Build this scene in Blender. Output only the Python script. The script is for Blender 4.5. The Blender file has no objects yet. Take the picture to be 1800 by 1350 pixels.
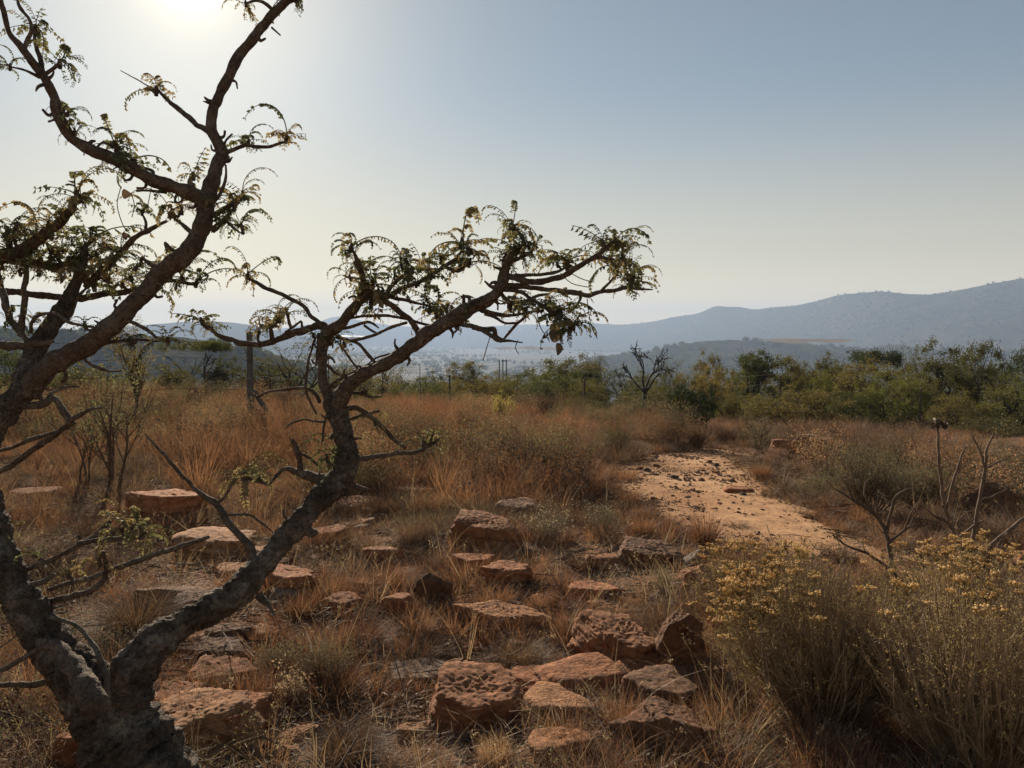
import bpy, math, random
import numpy as np
from mathutils import Vector, Euler, Matrix

random.seed(7); RNG = np.random.default_rng(7)
scene = bpy.context.scene
COL = scene.collection

# ------------------------------------------------------------------ camera, sky, sun, exposure
F = 1440.0; HOR = 590.0; EYE = 1.6                   # focal length in photo pixels, horizon row, eye height
PITCH = math.atan((675.0 - HOR) / F)
cam_d = bpy.data.cameras.new('camera'); cam = bpy.data.objects.new('camera', cam_d); COL.objects.link(cam)
cam_d.sensor_width = 36.0; cam_d.lens = 36.0 * F / 1800.0
cam_d.clip_start = 0.05; cam_d.clip_end = 60000.0
cam.location = (0, 0, EYE); cam.rotation_euler = (math.pi / 2 - PITCH, 0, 0)
scene.camera = cam

SKY_PRE, PALL = 0.56, (3.0, 1.7, 0.5)   # sky level, warm smoke pall low over the horizon
AUREOLE, AUR_N = (2.9, 2.3, 1.4), 70.0   # bright dusty ring of sky close round the sun
SUN_EL, SUN_AZ = math.radians(22.0), math.radians(-21.1)      # azimuth clockwise from +Y
world = bpy.data.worlds.new('World'); scene.world = world; world.use_nodes = True
wn, wl = world.node_tree.nodes, world.node_tree.links
wn.clear()
sky = wn.new('ShaderNodeTexSky'); sky.sky_type = 'NISHITA'; sky.sun_disc = False
sky.sun_elevation = SUN_EL; sky.sun_rotation = SUN_AZ
sky.altitude = 1400; sky.air_density = 1.0; sky.dust_density = 1.0; sky.ozone_density = 1.0
bg = wn.new('ShaderNodeBackground'); bg.inputs['Strength'].default_value = 0.0735
wo = wn.new('ShaderNodeOutputWorld')
# smoke-laden winter air: the clear-sky colour loses contrast and a warm pall lies low all round the horizon
def wmath(op, a, b=None):
    n = wn.new('ShaderNodeVectorMath'); n.operation = op
    for i, v in enumerate((a, b)):
        if v is None: continue
        if isinstance(v, tuple): n.inputs[i].default_value = v
        else: wl.new(v, n.inputs[i])
    return n.outputs[0]
SKY_K = 0.06                                        # highlight compression of the aureole
pre = wmath('MULTIPLY', sky.outputs[0], (SKY_PRE * 1.0, SKY_PRE * 1.0, SKY_PRE * 1.0))
den = wmath('ADD', wmath('MULTIPLY', pre, (SKY_K, SKY_K, SKY_K)), (1, 1, 1))
comp = wmath('DIVIDE', pre, den)
hsv = wn.new('ShaderNodeHueSaturation'); hsv.inputs['Saturation'].default_value = 0.72; hsv.inputs['Value'].default_value = 1.06; wl.new(comp, hsv.inputs['Color']); comp = wmath('MULTIPLY', hsv.outputs[0], (.96, 1.025, 1.01))   # dusty air pales the blue
tc = wn.new('ShaderNodeTexCoord'); sx = wn.new('ShaderNodeSeparateXYZ'); wl.new(tc.outputs['Generated'], sx.inputs[0])
mr = wn.new('ShaderNodeMapRange'); mr.interpolation_type = 'SMOOTHSTEP'; mr.inputs[1].default_value = -0.02; mr.inputs[2].default_value = 0.30; mr.inputs[3].default_value = 1.0; mr.inputs[4].default_value = 0.0
wl.new(sx.outputs['Z'], mr.inputs[0])
mr2 = wn.new('ShaderNodeMapRange'); mr2.interpolation_type = 'SMOOTHSTEP'; mr2.inputs[1].default_value = -0.02; mr2.inputs[2].default_value = 0.10; mr2.inputs[3].default_value = 1.0; mr2.inputs[4].default_value = 0.0
wl.new(sx.outputs['Z'], mr2.inputs[0])
low = wn.new('ShaderNodeVectorMath'); low.operation = 'SCALE'; low.inputs[0].default_value = (4.6, 2.7, 0.7); wl.new(mr2.outputs[0], low.inputs['Scale'])
pall = wn.new('ShaderNodeVectorMath'); pall.operation = 'SCALE'; pall.inputs[0].default_value = PALL; wl.new(mr.outputs[0], pall.inputs['Scale'])
dt = wn.new('ShaderNodeVectorMath'); dt.operation = 'DOT_PRODUCT'; wl.new(tc.outputs['Generated'], dt.inputs[0])
dt.inputs[1].default_value = (math.sin(SUN_AZ) * math.cos(SUN_EL), math.cos(SUN_AZ) * math.cos(SUN_EL), math.sin(SUN_EL))
mx0 = wn.new('ShaderNodeMath'); mx0.operation = 'MAXIMUM'; mx0.inputs[1].default_value = 0.0; wl.new(dt.outputs['Value'], mx0.inputs[0])
pw = wn.new('ShaderNodeMath'); pw.operation = 'POWER'; pw.inputs[1].default_value = AUR_N; wl.new(mx0.outputs[0], pw.inputs[0])
aur = wn.new('ShaderNodeVectorMath'); aur.operation = 'SCALE'; aur.inputs[0].default_value = AUREOLE; wl.new(pw.outputs[0], aur.inputs['Scale'])
pw2 = wn.new('ShaderNodeMath'); pw2.operation = 'POWER'; pw2.inputs[1].default_value = 1300.0; wl.new(mx0.outputs[0], pw2.inputs[0])
core = wn.new('ShaderNodeVectorMath'); core.operation = 'SCALE'; core.inputs[0].default_value = (6.0, 5.0, 3.4); wl.new(pw2.outputs[0], core.inputs['Scale'])
absb = wn.new('ShaderNodeVectorMath'); absb.operation = 'SCALE'; absb.inputs[0].default_value = (0.0, 0.10, 0.38); wl.new(mr.outputs[0], absb.inputs['Scale'])   # smoke takes out the blue
comp = wmath('MULTIPLY', comp, wmath('SUBTRACT', (1, 1, 1), absb.outputs[0]))
wl.new(wmath('ADD', wmath('ADD', comp, wmath('ADD', pall.outputs[0], low.outputs[0])), wmath('ADD', aur.outputs[0], core.outputs[0])), bg.inputs['Color']); wl.new(bg.outputs[0], wo.inputs['Surface'])

sun_d = bpy.data.lights.new('sun', 'SUN'); sun_d.energy = 5.0; sun_d.angle = math.radians(0.55); sun_d.color = (1.0, 0.86, 0.68)
sun = bpy.data.objects.new('sun', sun_d); COL.objects.link(sun)
sdir = Vector((math.sin(SUN_AZ) * math.cos(SUN_EL), math.cos(SUN_AZ) * math.cos(SUN_EL), math.sin(SUN_EL)))
sun.rotation_euler = (-sdir).to_track_quat('-Z', 'Y').to_euler(); sun.location = (-10, 25, 12)

scene.view_settings.view_transform = 'Standard'; scene.view_settings.look = 'None'
scene.view_settings.exposure = 0.9; scene.view_settings.gamma = 1.0; scene.view_settings.use_curve_mapping = False
scene.cycles.max_bounces = 6; scene.cycles.diffuse_bounces = 3; scene.cycles.transmission_bounces = 3
scene.cycles.volume_bounces = 1; scene.cycles.use_denoising = True

HAZE_DENSITY, HAZE_COL, HAZE_G = 0.00019, (.475, .625, .885, 1), 0.12

# ------------------------------------------------------------------ noise
_perm = np.random.default_rng(11).permutation(256); _perm = np.concatenate([_perm, _perm, _perm])
_grad = np.random.default_rng(12).normal(size=(256, 3)); _grad /= np.linalg.norm(_grad, axis=1)[:, None]
def pn(x, y, z=0.0):
    x, y, z = np.broadcast_arrays(np.asarray(x, float), np.asarray(y, float), np.asarray(z, float))
    xi, yi, zi = np.floor(x).astype(int), np.floor(y).astype(int), np.floor(z).astype(int)
    xf, yf, zf = x - xi, y - yi, z - zi
    u, v, w = (t * t * t * (t * (t * 6 - 15) + 10) for t in (xf, yf, zf))
    def g(i, j, k):
        hsh = _perm[_perm[_perm[(xi + i) & 255] + ((yi + j) & 255)] + ((zi + k) & 255)]
        gr = _grad[hsh]
        return gr[..., 0] * (xf - i) + gr[..., 1] * (yf - j) + gr[..., 2] * (zf - k)
    def lerp(a, b, t): return a + (b - a) * t
    return lerp(lerp(lerp(g(0,0,0), g(1,0,0), u), lerp(g(0,1,0), g(1,1,0), u), v),
                lerp(lerp(g(0,0,1), g(1,0,1), u), lerp(g(0,1,1), g(1,1,1), u), v), w) * 1.6
def fbm(x, y, z=0.0, o=4, gain=0.5):
    s, a, t = 1.0, 1.0, 0
    for _ in range(o):
        t = t + a * pn(np.asarray(x) * s, np.asarray(y) * s, np.asarray(z) * s + 7.3 * s); s *= 2.03; a *= gain
    return t

# ------------------------------------------------------------------ photo ray helpers
def ray(px, py):
    u, v = (px - 900.0) / F, (675.0 - py) / F
    cp, sp = math.cos(PITCH), math.sin(PITCH)
    d = Vector((u, cp + v * sp, -sp + v * cp))
    return d / d.y
def P(px, py, D):                                    # point at distance D (along +Y) on the line of sight of a photo pixel
    d = ray(px, py); return Vector((d.x * D, D, EYE + d.z * D))

# ------------------------------------------------------------------ terrain height
def smoothstep(a, b, x):
    t = np.clip((np.asarray(x, float) - a) / (b - a), 0, 1); return t * t * (3 - 2 * t)
PATH_POLY = None
def inside_poly(x, y, poly):
    x, y = np.asarray(x, float), np.asarray(y, float)
    c = np.zeros(x.shape, bool); n = len(poly)
    dmin = np.full(x.shape, 1e9)
    for i in range(n):
        x1, y1 = poly[i]; x2, y2 = poly[(i + 1) % n]
        cond = ((y1 > y) != (y2 > y)) & (x < (x2 - x1) * (y - y1) / (y2 - y1 + 1e-12) + x1)
        c ^= cond
        dx, dy = x2 - x1, y2 - y1
        t = np.clip(((x - x1) * dx + (y - y1) * dy) / (dx * dx + dy * dy + 1e-12), 0, 1)
        dmin = np.minimum(dmin, np.hypot(x - x1 - t * dx, y - y1 - t * dy))
    return np.where(c, dmin, -dmin)                  # signed distance, positive inside
def base_h(x, y):
    x, y = np.asarray(x, float), np.asarray(y, float)
    y0 = np.clip(18.0 - 0.28 * x, 13.5, 25.0); w = 4.0
    t = (y - y0) / w
    drop = 0.105 * w * np.where(t > 30, t, np.log1p(np.exp(np.minimum(t, 30))))
    z = -0.02 * np.clip(x, -12, 25) - drop
    far = smoothstep(60, 600, np.hypot(x, y))
    floor = -88.0 + 10.0 * pn(x / 900.0, y / 900.0, 3.3)
    z = np.where(z < -60, floor + (z - floor) * np.exp(-np.clip(-60 - z, 0, 1e5) / 25.0), z)
    z = z + far * 5.0 * pn(x / 160.0, y / 160.0, 1.2)
    return z
def h(x, y):
    x, y = np.asarray(x, float), np.asarray(y, float)
    z = base_h(x, y)
    near = 1.0 - smoothstep(60, 200, np.hypot(x, y))
    flat = 1.0
    if PATH_POLY is not None:
        sd = inside_poly(x, y, PATH_POLY); flat = 1.0 - 0.93 * smoothstep(-0.5, 0.1, sd)
    z = z + near * flat * (0.13 * fbm(x * 0.42, y * 0.42, 0.5, 3) + 0.035 * pn(x * 2.1, y * 2.1, 4.0))
    return z
def G(px, py):                                       # where a photo pixel's line of sight meets the ground
    d = ray(px, py); D = np.linspace(1.5, 120.0, 6000)
    z = EYE + d.z * D - h(d.x * D, D)
    i = int(np.argmax(z < 0))
    if z[i] >= 0: i = len(D) - 1
    return Vector((d.x * D[i], D[i], float(h(d.x * D[i], D[i]))))
def gz(x, y): return float(h(np.array([x]), np.array([y]))[0])

_pp = [(1075,862),(1085,806),(1160,797),(1240,790),(1300,792),(1325,815),(1335,850),(1385,880),(1450,908),(1510,945),(1600,985),(1720,1060),
       (1610,1050),(1520,1008),(1420,978),(1300,968),(1225,945),(1150,900)]
PATH_POLY = [(p.x, p.y) for p in (G(a, b) for a, b in _pp)]

# ------------------------------------------------------------------ mesh building
def mesh_from(name, V, T, mat=None, smooth=False, mats=None, midx=None):
    V = np.ascontiguousarray(V, np.float32).reshape(-1, 3); T = np.ascontiguousarray(T, np.int32).reshape(-1, 3)
    me = bpy.data.meshes.new(name)
    me.vertices.add(len(V)); me.vertices.foreach_set('co', V.ravel())
    me.loops.add(len(T) * 3); me.loops.foreach_set('vertex_index', T.ravel())
    me.polygons.add(len(T)); me.polygons.foreach_set('loop_start', np.arange(0, len(T) * 3, 3, dtype=np.int32))
    me.polygons.foreach_set('loop_total', np.full(len(T), 3, np.int32))
    me.polygons.foreach_set('use_smooth', np.full(len(T), smooth, bool))
    for m in (mats if mats else ([mat] if mat else [])): me.materials.append(m)
    if midx is not None: me.polygons.foreach_set('material_index', np.ascontiguousarray(midx, np.int32))
    me.update(calc_edges=True)
    return me
class MB:                                            # collects triangles
    def __init__(s): s.V = []; s.T = []; s.M = []; s.n = 0
    def add(s, V, T, m=0):
        V = np.asarray(V, float).reshape(-1, 3); T = np.asarray(T, int).reshape(-1, 3)
        s.V.append(V); s.T.append(T + s.n); s.M.append(np.full(len(T), m)); s.n += len(V)
    def mesh(s, name, mats, smooth=False):
        if not isinstance(mats, (list, tuple)): mats = [mats]
        return mesh_from(name, np.concatenate(s.V), np.concatenate(s.T), mats=mats, smooth=smooth, midx=np.concatenate(s.M))
def link(name, data, parent=None, loc=None, rot=None, scl=None):
    o = bpy.data.objects.new(name, data); COL.objects.link(o)
    if parent is not None: o.parent = parent
    if loc is not None: o.location = loc
    if rot is not None: o.rotation_euler = rot
    if scl is not None: o.scale = (scl,) * 3 if isinstance(scl, (int, float)) else scl
    return o
def tag(o, label=None, cat=None, group=None, kind=None):
    if label: o['label'] = label
    if cat: o['category'] = cat
    if group: o['group'] = group
    if kind: o['kind'] = kind
    return o
def thing(name, label, cat, loc, group=None, rz=0.0, scl=None):
    return tag(link(name, None, None, loc, (0, 0, rz), scl), label, cat, group)

def catmull(pts, rad, step):
    pts = np.asarray(pts, float); rad = np.asarray(rad, float)
    if len(pts) == 2:
        n = max(2, int(np.linalg.norm(pts[1] - pts[0]) / step) + 1); t = np.linspace(0, 1, n)[:, None]
        return pts[0] + (pts[1] - pts[0]) * t, rad[0] + (rad[1] - rad[0]) * t[:, 0]
    q = np.vstack([2 * pts[0] - pts[1], pts, 2 * pts[-1] - pts[-2]]); out = []; ro = []
    for i in range(len(pts) - 1):
        p0, p1, p2, p3 = q[i:i + 4]; n = max(2, int(np.linalg.norm(p2 - p1) / step) + 1)
        t = np.linspace(0, 1, n, endpoint=(i == len(pts) - 2))[:, None]
        out.append(0.5 * ((2 * p1) + (-p0 + p2) * t + (2 * p0 - 5 * p1 + 4 * p2 - p3) * t ** 2 + (-p0 + 3 * p1 - 3 * p2 + p3) * t ** 3))
        ro.append(rad[i] + (rad[i + 1] - rad[i]) * t[:, 0])
    return np.vstack(out), np.concatenate(ro)
def tube(pts, rad, sides=6, cap=True, disp=None, seed=0.0):
    pts = np.asarray(pts, float); rad = np.asarray(rad, float); n = len(pts)
    tan = np.gradient(pts, axis=0); tan /= np.linalg.norm(tan, axis=1)[:, None] + 1e-12
    a = np.array([0, 0, 1.0]) if abs(tan[0][2]) < 0.9 else np.array([1.0, 0, 0])
    nrm = np.cross(tan[0], a); nrm /= np.linalg.norm(nrm)
    N = np.empty((n, 3)); N[0] = nrm
    for i in range(1, n):
        v = N[i - 1] - tan[i] * np.dot(N[i - 1], tan[i]); N[i] = v / (np.linalg.norm(v) + 1e-12)
    B = np.cross(tan, N)
    ang = np.linspace(0, 2 * math.pi, sides, endpoint=False)
    dirs = N[:, None, :] * np.cos(ang)[None, :, None] + B[:, None, :] * np.sin(ang)[None, :, None]
    V = pts[:, None, :] + dirs * rad[:, None, None]
    if disp:
        dd = disp(V + seed, rad[:, None] * np.ones((1, sides)), ang[None, :] * np.ones((n, 1)))
        V = V + dirs * dd[..., None]
    i, j = np.meshgrid(np.arange(n - 1), np.arange(sides), indexing='ij')
    a0 = i * sides + j; a1 = i * sides + (j + 1) % sides; b0 = a0 + sides; b1 = a1 + sides
    T = np.stack([np.stack([a0, a1, b1], -1), np.stack([a0, b1, b0], -1)], 2).reshape(-1, 3)
    V = V.reshape(-1, 3)
    if cap:
        k = len(V); V = np.vstack([V, pts[0] - tan[0] * rad[0] * 0.3, pts[-1] + tan[-1] * rad[-1] * 0.6])
        s = np.arange(sides); e = (n - 1) * sides
        T = np.vstack([T, np.stack([(s + 1) % sides, s, np.full(sides, k)], -1), np.stack([e + s, e + (s + 1) % sides, np.full(sides, k + 1)], -1)])
    return V, T
def leaves(C, size, aspect=0.5, rng=RNG, up_bias=0.0):    # rhombic leaves at centres C
    n = len(C); size = np.broadcast_to(size, (n,))
    d = rng.normal(size=(n, 3)); d[:, 2] -= up_bias; d /= np.linalg.norm(d, axis=1)[:, None]
    e = np.cross(d, rng.normal(size=(n, 3))); e /= np.linalg.norm(e, axis=1)[:, None] + 1e-9
    L = d * size[:, None] * 0.5; W = e * size[:, None] * 0.5 * aspect; nn = np.cross(d, e) * size[:, None] * 0.1
    V = np.stack([C - L, C + W - L * 0.1 + nn, C + L, C - W - L * 0.1 + nn], 1).reshape(-1, 3)
    k = np.arange(n)[:, None] * 4
    T = np.stack([k + [[0, 1, 2]], k + [[0, 2, 3]]], 1).reshape(-1, 3)
    return V, T
def blades(root, az, length, bend, width, lean, segs=3, rng=RNG):   # tapering curved grass blades
    n = len(root); s = np.linspace(0, 1, segs + 1)
    hd = np.stack([np.cos(az), np.sin(az), np.zeros(n)], 1)
    sd = np.stack([-np.sin(az), np.cos(az), np.zeros(n)], 1)
    tw = rng.uniform(-1.2, 1.2, n); sd = sd * np.cos(tw)[:, None] + hd * np.sin(tw)[:, None]
    th = lean[:, None] + bend[:, None] * s[None, :]
    dx = np.cumsum(np.sin(th), 1) / (segs + 1); dz = np.cumsum(np.cos(th), 1) / (segs + 1)
    dx -= dx[:, :1]; dz -= dz[:, :1]
    pos = root[:, None, :] + hd[:, None, :] * (dx * length[:, None])[..., None]
    pos[..., 2] += dz * length[:, None]
    wd = width[:, None] * (1 - s[None, :] ** 1.5)
    Lf = pos[:, :-1] - sd[:, None, :] * wd[:, :-1, None] * 0.5; Rt = pos[:, :-1] + sd[:, None, :] * wd[:, :-1, None] * 0.5
    V = np.concatenate([Lf, Rt, pos[:, -1:]], 1).reshape(-1, 3)
    base = np.arange(n)[:, None] * (2 * segs + 1); T = []
    for k in range(segs - 1):
        T += [np.concatenate([base + k, base + segs + k, base + segs + k + 1], 1), np.concatenate([base + k, base + segs + k + 1, base + k + 1], 1)]
    T.append(np.concatenate([base + segs - 1, base + 2 * segs - 1, base + 2 * segs], 1))
    return V, np.concatenate(T)

# ------------------------------------------------------------------ materials
def nd(nt, t, **kw):
    n = nt.nodes.new(t)
    for k, v in kw.items(): setattr(n, k, v)
    return n
def ramp(nt, fac, stops):
    r = nd(nt, 'ShaderNodeValToRGB'); e = r.color_ramp.elements
    while len(e) < len(stops): e.new(0.5)
    for i, (p, c) in enumerate(stops): e[i].position = p; e[i].color = (*c, 1)
    nt.links.new(fac, r.inputs[0]); return r.outputs[0]
def noise(nt, vec, scale, detail=4, rough=0.55, dist=0.0):
    n = nd(nt, 'ShaderNodeTexNoise'); n.inputs['Scale'].default_value = scale; n.inputs['Detail'].default_value = detail
    n.inputs['Roughness'].default_value = rough; n.inputs['Distortion'].default_value = dist
    nt.links.new(vec, n.inputs['Vector']); return n.outputs['Fac']
def math_n(nt, op, a, b):
    n = nd(nt, 'ShaderNodeMath', operation=op)
    for i, v in enumerate((a, b)):
        if isinstance(v, (int, float)): n.inputs[i].default_value = v
        else: nt.links.new(v, n.inputs[i])
    return n.outputs[0]
def mixc(nt, fac, a, b, blend='MIX'):
    n = nd(nt, 'ShaderNodeMix', data_type='RGBA', blend_type=blend)
    for i, v in ((0, fac), (6, a), (7, b)):
        if isinstance(v, (int, float)): n.inputs[i].default_value = v
        elif isinstance(v, tuple): n.inputs[i].default_value = (*v, 1)
        else: nt.links.new(v, n.inputs[i])
    return n.outputs[2]
def new_mat(name):
    m = bpy.data.materials.new(name); m.use_nodes = True; nt = m.node_tree; nt.nodes.clear()
    out = nd(nt, 'ShaderNodeOutputMaterial'); return m, nt, out
def coords(nt, which='Object'): return nd(nt, 'ShaderNodeTexCoord').outputs[which]
def solid(name, colfn, rough=0.9, bump=None, spec=0.2):
    m, nt, out = new_mat(name)
    b = nd(nt, 'ShaderNodeBsdfPrincipled'); b.inputs['Roughness'].default_value = rough; b.inputs['Specular IOR Level'].default_value = spec
    c = colfn(nt)
    if isinstance(c, tuple): b.inputs['Base Color'].default_value = (*c, 1)
    else: nt.links.new(c, b.inputs['Base Color'])
    if bump:
        hgt, st, di = bump(nt); bp = nd(nt, 'ShaderNodeBump'); bp.inputs['Strength'].default_value = st; bp.inputs['Distance'].default_value = di
        nt.links.new(hgt, bp.inputs['Height']); nt.links.new(bp.outputs[0], b.inputs['Normal'])
    nt.links.new(b.outputs[0], out.inputs['Surface']); return m
def leafy(name, stops, scale=6.0, trans=0.45, rand=0.5, tint=False, tcol=1.25, rough=0.6):
    """thin leaf or blade: diffuse + translucent + a little gloss; colour varies by place and by copy"""
    m, nt, out = new_mat(name)
    f = noise(nt, coords(nt), scale, 3)
    rnd = nd(nt, 'ShaderNodeObjectInfo')
    f2 = math_n(nt, 'ADD', f, math_n(nt, 'MULTIPLY', math_n(nt, 'SUBTRACT', rnd.outputs['Random'], 0.5), rand * 1.5))
    c = ramp(nt, f2, stops)
    if tint: c = mixc(nt, 1.0, c, rnd.outputs['Color'], 'MULTIPLY')
    d = nd(nt, 'ShaderNodeBsdfDiffuse'); t = nd(nt, 'ShaderNodeBsdfTranslucent'); g = nd(nt, 'ShaderNodeBsdfGlossy'); g.inputs['Roughness'].default_value = rough
    g.inputs['Color'].default_value = (1, 1, 1, 1)
    nt.links.new(c, d.inputs[0])
    nt.links.new(mixc(nt, 1.0, c, (tcol, tcol, tcol * 0.85), 'MULTIPLY'), t.inputs[0])
    mx = nd(nt, 'ShaderNodeMixShader'); mx.inputs[0].default_value = trans
    nt.links.new(d.outputs[0], mx.inputs[1]); nt.links.new(t.outputs[0], mx.inputs[2])
    m2 = nd(nt, 'ShaderNodeMixShader'); m2.inputs[0].default_value = 0.03
    nt.links.new(mx.outputs[0], m2.inputs[1]); nt.links.new(g.outputs[0], m2.inputs[2])
    nt.links.new(m2.outputs[0], out.inputs['Surface']); return m

def soil_col(nt):
    co = coords(nt); pos = nd(nt, 'ShaderNodeSeparateXYZ'); nt.links.new(co, pos.inputs[0])
    a = noise(nt, co, 1.3, 6, 0.6); b = noise(nt, co, 22.0, 5, 0.7); c = noise(nt, co, 95.0, 3, 0.7)
    near = ramp(nt, a, [(0.3, (0.13, 0.062, 0.032)), (0.55, (0.22, 0.10, 0.048)), (0.75, (0.30, 0.148, 0.07))])
    near = mixc(nt, ramp(nt, b, [(0.42, (0, 0, 0)), (0.7, (0.75,) * 3)]), near, (0.11, 0.062, 0.038))
    near = mixc(nt, ramp(nt, c, [(0.55, (0, 0, 0)), (0.75, (0.6,) * 3)]), near, (0.36, 0.25, 0.15))
    f = noise(nt, co, 0.006, 6, 0.6); g = noise(nt, co, 0.05, 5, 0.7)
    farc = ramp(nt, f, [(0.35, (0.03, 0.034, 0.018)), (0.52, (0.045, 0.044, 0.024)), (0.66, (0.085, 0.068, 0.04)), (0.74, (0.04, 0.04, 0.022))])
    farc = mixc(nt, ramp(nt, g, [(0.4, (0, 0, 0)), (0.6, (0.7,) * 3)]), farc, (0.035, 0.04, 0.02))
    mp = nd(nt, 'ShaderNodeMapRange'); mp.inputs[1].default_value = 40; mp.inputs[2].default_value = 110; nt.links.new(pos.outputs['Y'], mp.inputs[0])
    return mixc(nt, mp.outputs[0], near, farc)
def soil_bump(nt):
    co = coords(nt); return math_n(nt, 'ADD', noise(nt, co, 9, 6, 0.7), math_n(nt, 'MULTIPLY', noise(nt, co, 60, 4, 0.7), 0.6)), 0.8, 0.05
M_soil = solid('dry_soil', soil_col, 0.95, soil_bump, 0.1)
def sand_col(nt):
    co = coords(nt)
    c = ramp(nt, noise(nt, co, 0.9, 6, 0.6), [(0.3, (0.40, 0.20, 0.095)), (0.5, (0.56, 0.32, 0.165)), (0.7, (0.66, 0.42, 0.24))])
    c = mixc(nt, ramp(nt, noise(nt, co, 5, 7, 0.75), [(0.46, (0, 0, 0)), (0.66, (0.8,) * 3)]), c, (0.25, 0.13, 0.07))
    return mixc(nt, ramp(nt, noise(nt, co, 70, 3, 0.7), [(0.56, (0, 0, 0)), (0.7, (0.6,) * 3)]), c, (0.2, 0.115, 0.065))
M_sand = solid('orange_sand', sand_col, 0.95, lambda nt: (math_n(nt, 'ADD', noise(nt, coords(nt), 14, 6, 0.7), noise(nt, coords(nt), 80, 3, 0.6)), 0.6, 0.03), 0.1)

def rock_mat(name, c1, c2, c3):
    def col(nt):
        g = nd(nt, 'ShaderNodeNewGeometry'); co = coords(nt)
        vt = nd(nt, 'ShaderNodeVectorTransform'); 
        a = noise(nt, co, 3.2, 8, 0.62, 0.4); b = noise(nt, co, 17, 6, 0.7); s = noise(nt, co, 60, 3, 0.7)
        c = ramp(nt, a, [(0.3, c1), (0.5, c2), (0.72, c3)])
        c = mixc(nt, ramp(nt, b, [(0.47, (0, 0, 0)), (0.66, (0.8,) * 3)]), c, tuple(x * 0.42 for x in c1))
        c = mixc(nt, ramp(nt, s, [(0.6, (0, 0, 0)), (0.75, (0.45,) * 3)]), c, (0.30, 0.25, 0.2))
        r = nd(nt, 'ShaderNodeObjectInfo').outputs['Random']
        return mixc(nt, 1.0, c, ramp(nt, r, [(0, (0.78, 0.8, 0.82)), (1, (1.08, 1.0, 0.95))]), 'MULTIPLY')
    def bp(nt):
        co = coords(nt); v = nd(nt, 'ShaderNodeTexVoronoi'); v.inputs['Scale'].default_value = 22; nt.links.new(co, v.inputs['Vector'])
        w = math_n(nt, 'ADD', noise(nt, co, 12, 9, 0.72), math_n(nt, 'MULTIPLY', v.outputs['Distance'], 0.35)); return w, 0.95, 0.045
    return solid(name, col, 0.88, bp, 0.18)
M_rock = rock_mat('red_sandstone', (0.22, 0.09, 0.042), (0.39, 0.165, 0.075), (0.50, 0.245, 0.12))
M_rock2 = rock_mat('ochre_sandstone', (0.27, 0.125, 0.058), (0.46, 0.225, 0.105), (0.58, 0.33, 0.175))
M_rock3 = rock_mat('grey_weathered_stone', (0.16, 0.125, 0.10), (0.25, 0.19, 0.145), (0.34, 0.27, 0.215))
M_rock4 = rock_mat('dark_lichened_stone', (0.12, 0.065, 0.04), (0.22, 0.115, 0.065), (0.32, 0.18, 0.10))
ROCKM = [M_rock, M_rock2, M_rock3, M_rock4]

def bark_mat(name, c1, c2, c3, sc=1.0, strg=0.9):
    def col(nt):
        co = coords(nt); a = noise(nt, co, 9 * sc, 7, 0.65, 0.3); b = noise(nt, co, 45 * sc, 5, 0.7)
        c = ramp(nt, a, [(0.32, c1), (0.52, c2), (0.7, c3)])
        return mixc(nt, ramp(nt, b, [(0.45, (0, 0, 0)), (0.65, (0.8,) * 3)]), c, tuple(x * 0.45 for x in c1))
    def bp(nt):
        co = coords(nt); v = nd(nt, 'ShaderNodeTexVoronoi', feature='DISTANCE_TO_EDGE'); v.inputs['Scale'].default_value = 48 * sc
        vm = nd(nt, 'ShaderNodeMixRGB'); vm.inputs[0].default_value = 0.04; nt.links.new(co, vm.inputs[1])
        nz = nd(nt, 'ShaderNodeTexNoise'); nz.inputs['Scale'].default_value = 14 * sc; nt.links.new(co, nz.inputs['Vector']); nt.links.new(nz.outputs['Color'], vm.inputs[2])
        nt.links.new(vm.outputs[0], v.inputs['Vector'])
        return math_n(nt, 'ADD', math_n(nt, 'MINIMUM', v.outputs['Distance'], 0.25), math_n(nt, 'MULTIPLY', noise(nt, co, 60 * sc, 5, 0.7), 0.6)), strg, 0.035
    return solid(name, col, 0.9, bp, 0.15)
M_bark = bark_mat('rough_grey_bark', (0.075, 0.056, 0.043), (0.165, 0.128, 0.098), (0.36, 0.32, 0.27), 1.0, 1.0)
M_bark2 = bark_mat('smooth_grey_brown_bark', (0.10, 0.073, 0.056), (0.17, 0.128, 0.098), (0.27, 0.225, 0.185), 1.6, 0.7)
M_dead = bark_mat('dead_grey_wood', (0.10, 0.08, 0.062), (0.17, 0.14, 0.112), (0.26, 0.225, 0.185), 1.6, 0.6)
M_twig = solid('dry_brown_twig', lambda nt: ramp(nt, noise(nt, coords(nt), 12, 4), [(0.3, (0.07, 0.045, 0.03)), (0.7, (0.16, 0.11, 0.075))]), 0.9)
M_twig2 = solid('pale_grey_stem', lambda nt: ramp(nt, noise(nt, coords(nt), 12, 4), [(0.3, (0.20, 0.135, 0.09)), (0.7, (0.40, 0.29, 0.195))]), 0.8)
M_stem = solid('bare_brown_stem', lambda nt: ramp(nt, noise(nt, coords(nt), 14, 4), [(0.3, (0.10, 0.068, 0.048)), (0.7, (0.22, 0.155, 0.11))]), 0.85)
M_darkwood = solid('dark_branch_wood', lambda nt: ramp(nt, noise(nt, coords(nt), 8, 4), [(0.3, (0.025, 0.02, 0.016)), (0.7, (0.06, 0.048, 0.038))]), 0.9)
M_frond = leafy('young_frond_green', [(0.2, (0.075, 0.078, 0.036)), (0.5, (0.13, 0.125, 0.058)), (0.85, (0.22, 0.165, 0.08))], 14, 0.45, 0.6, False, 1.6)
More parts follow.
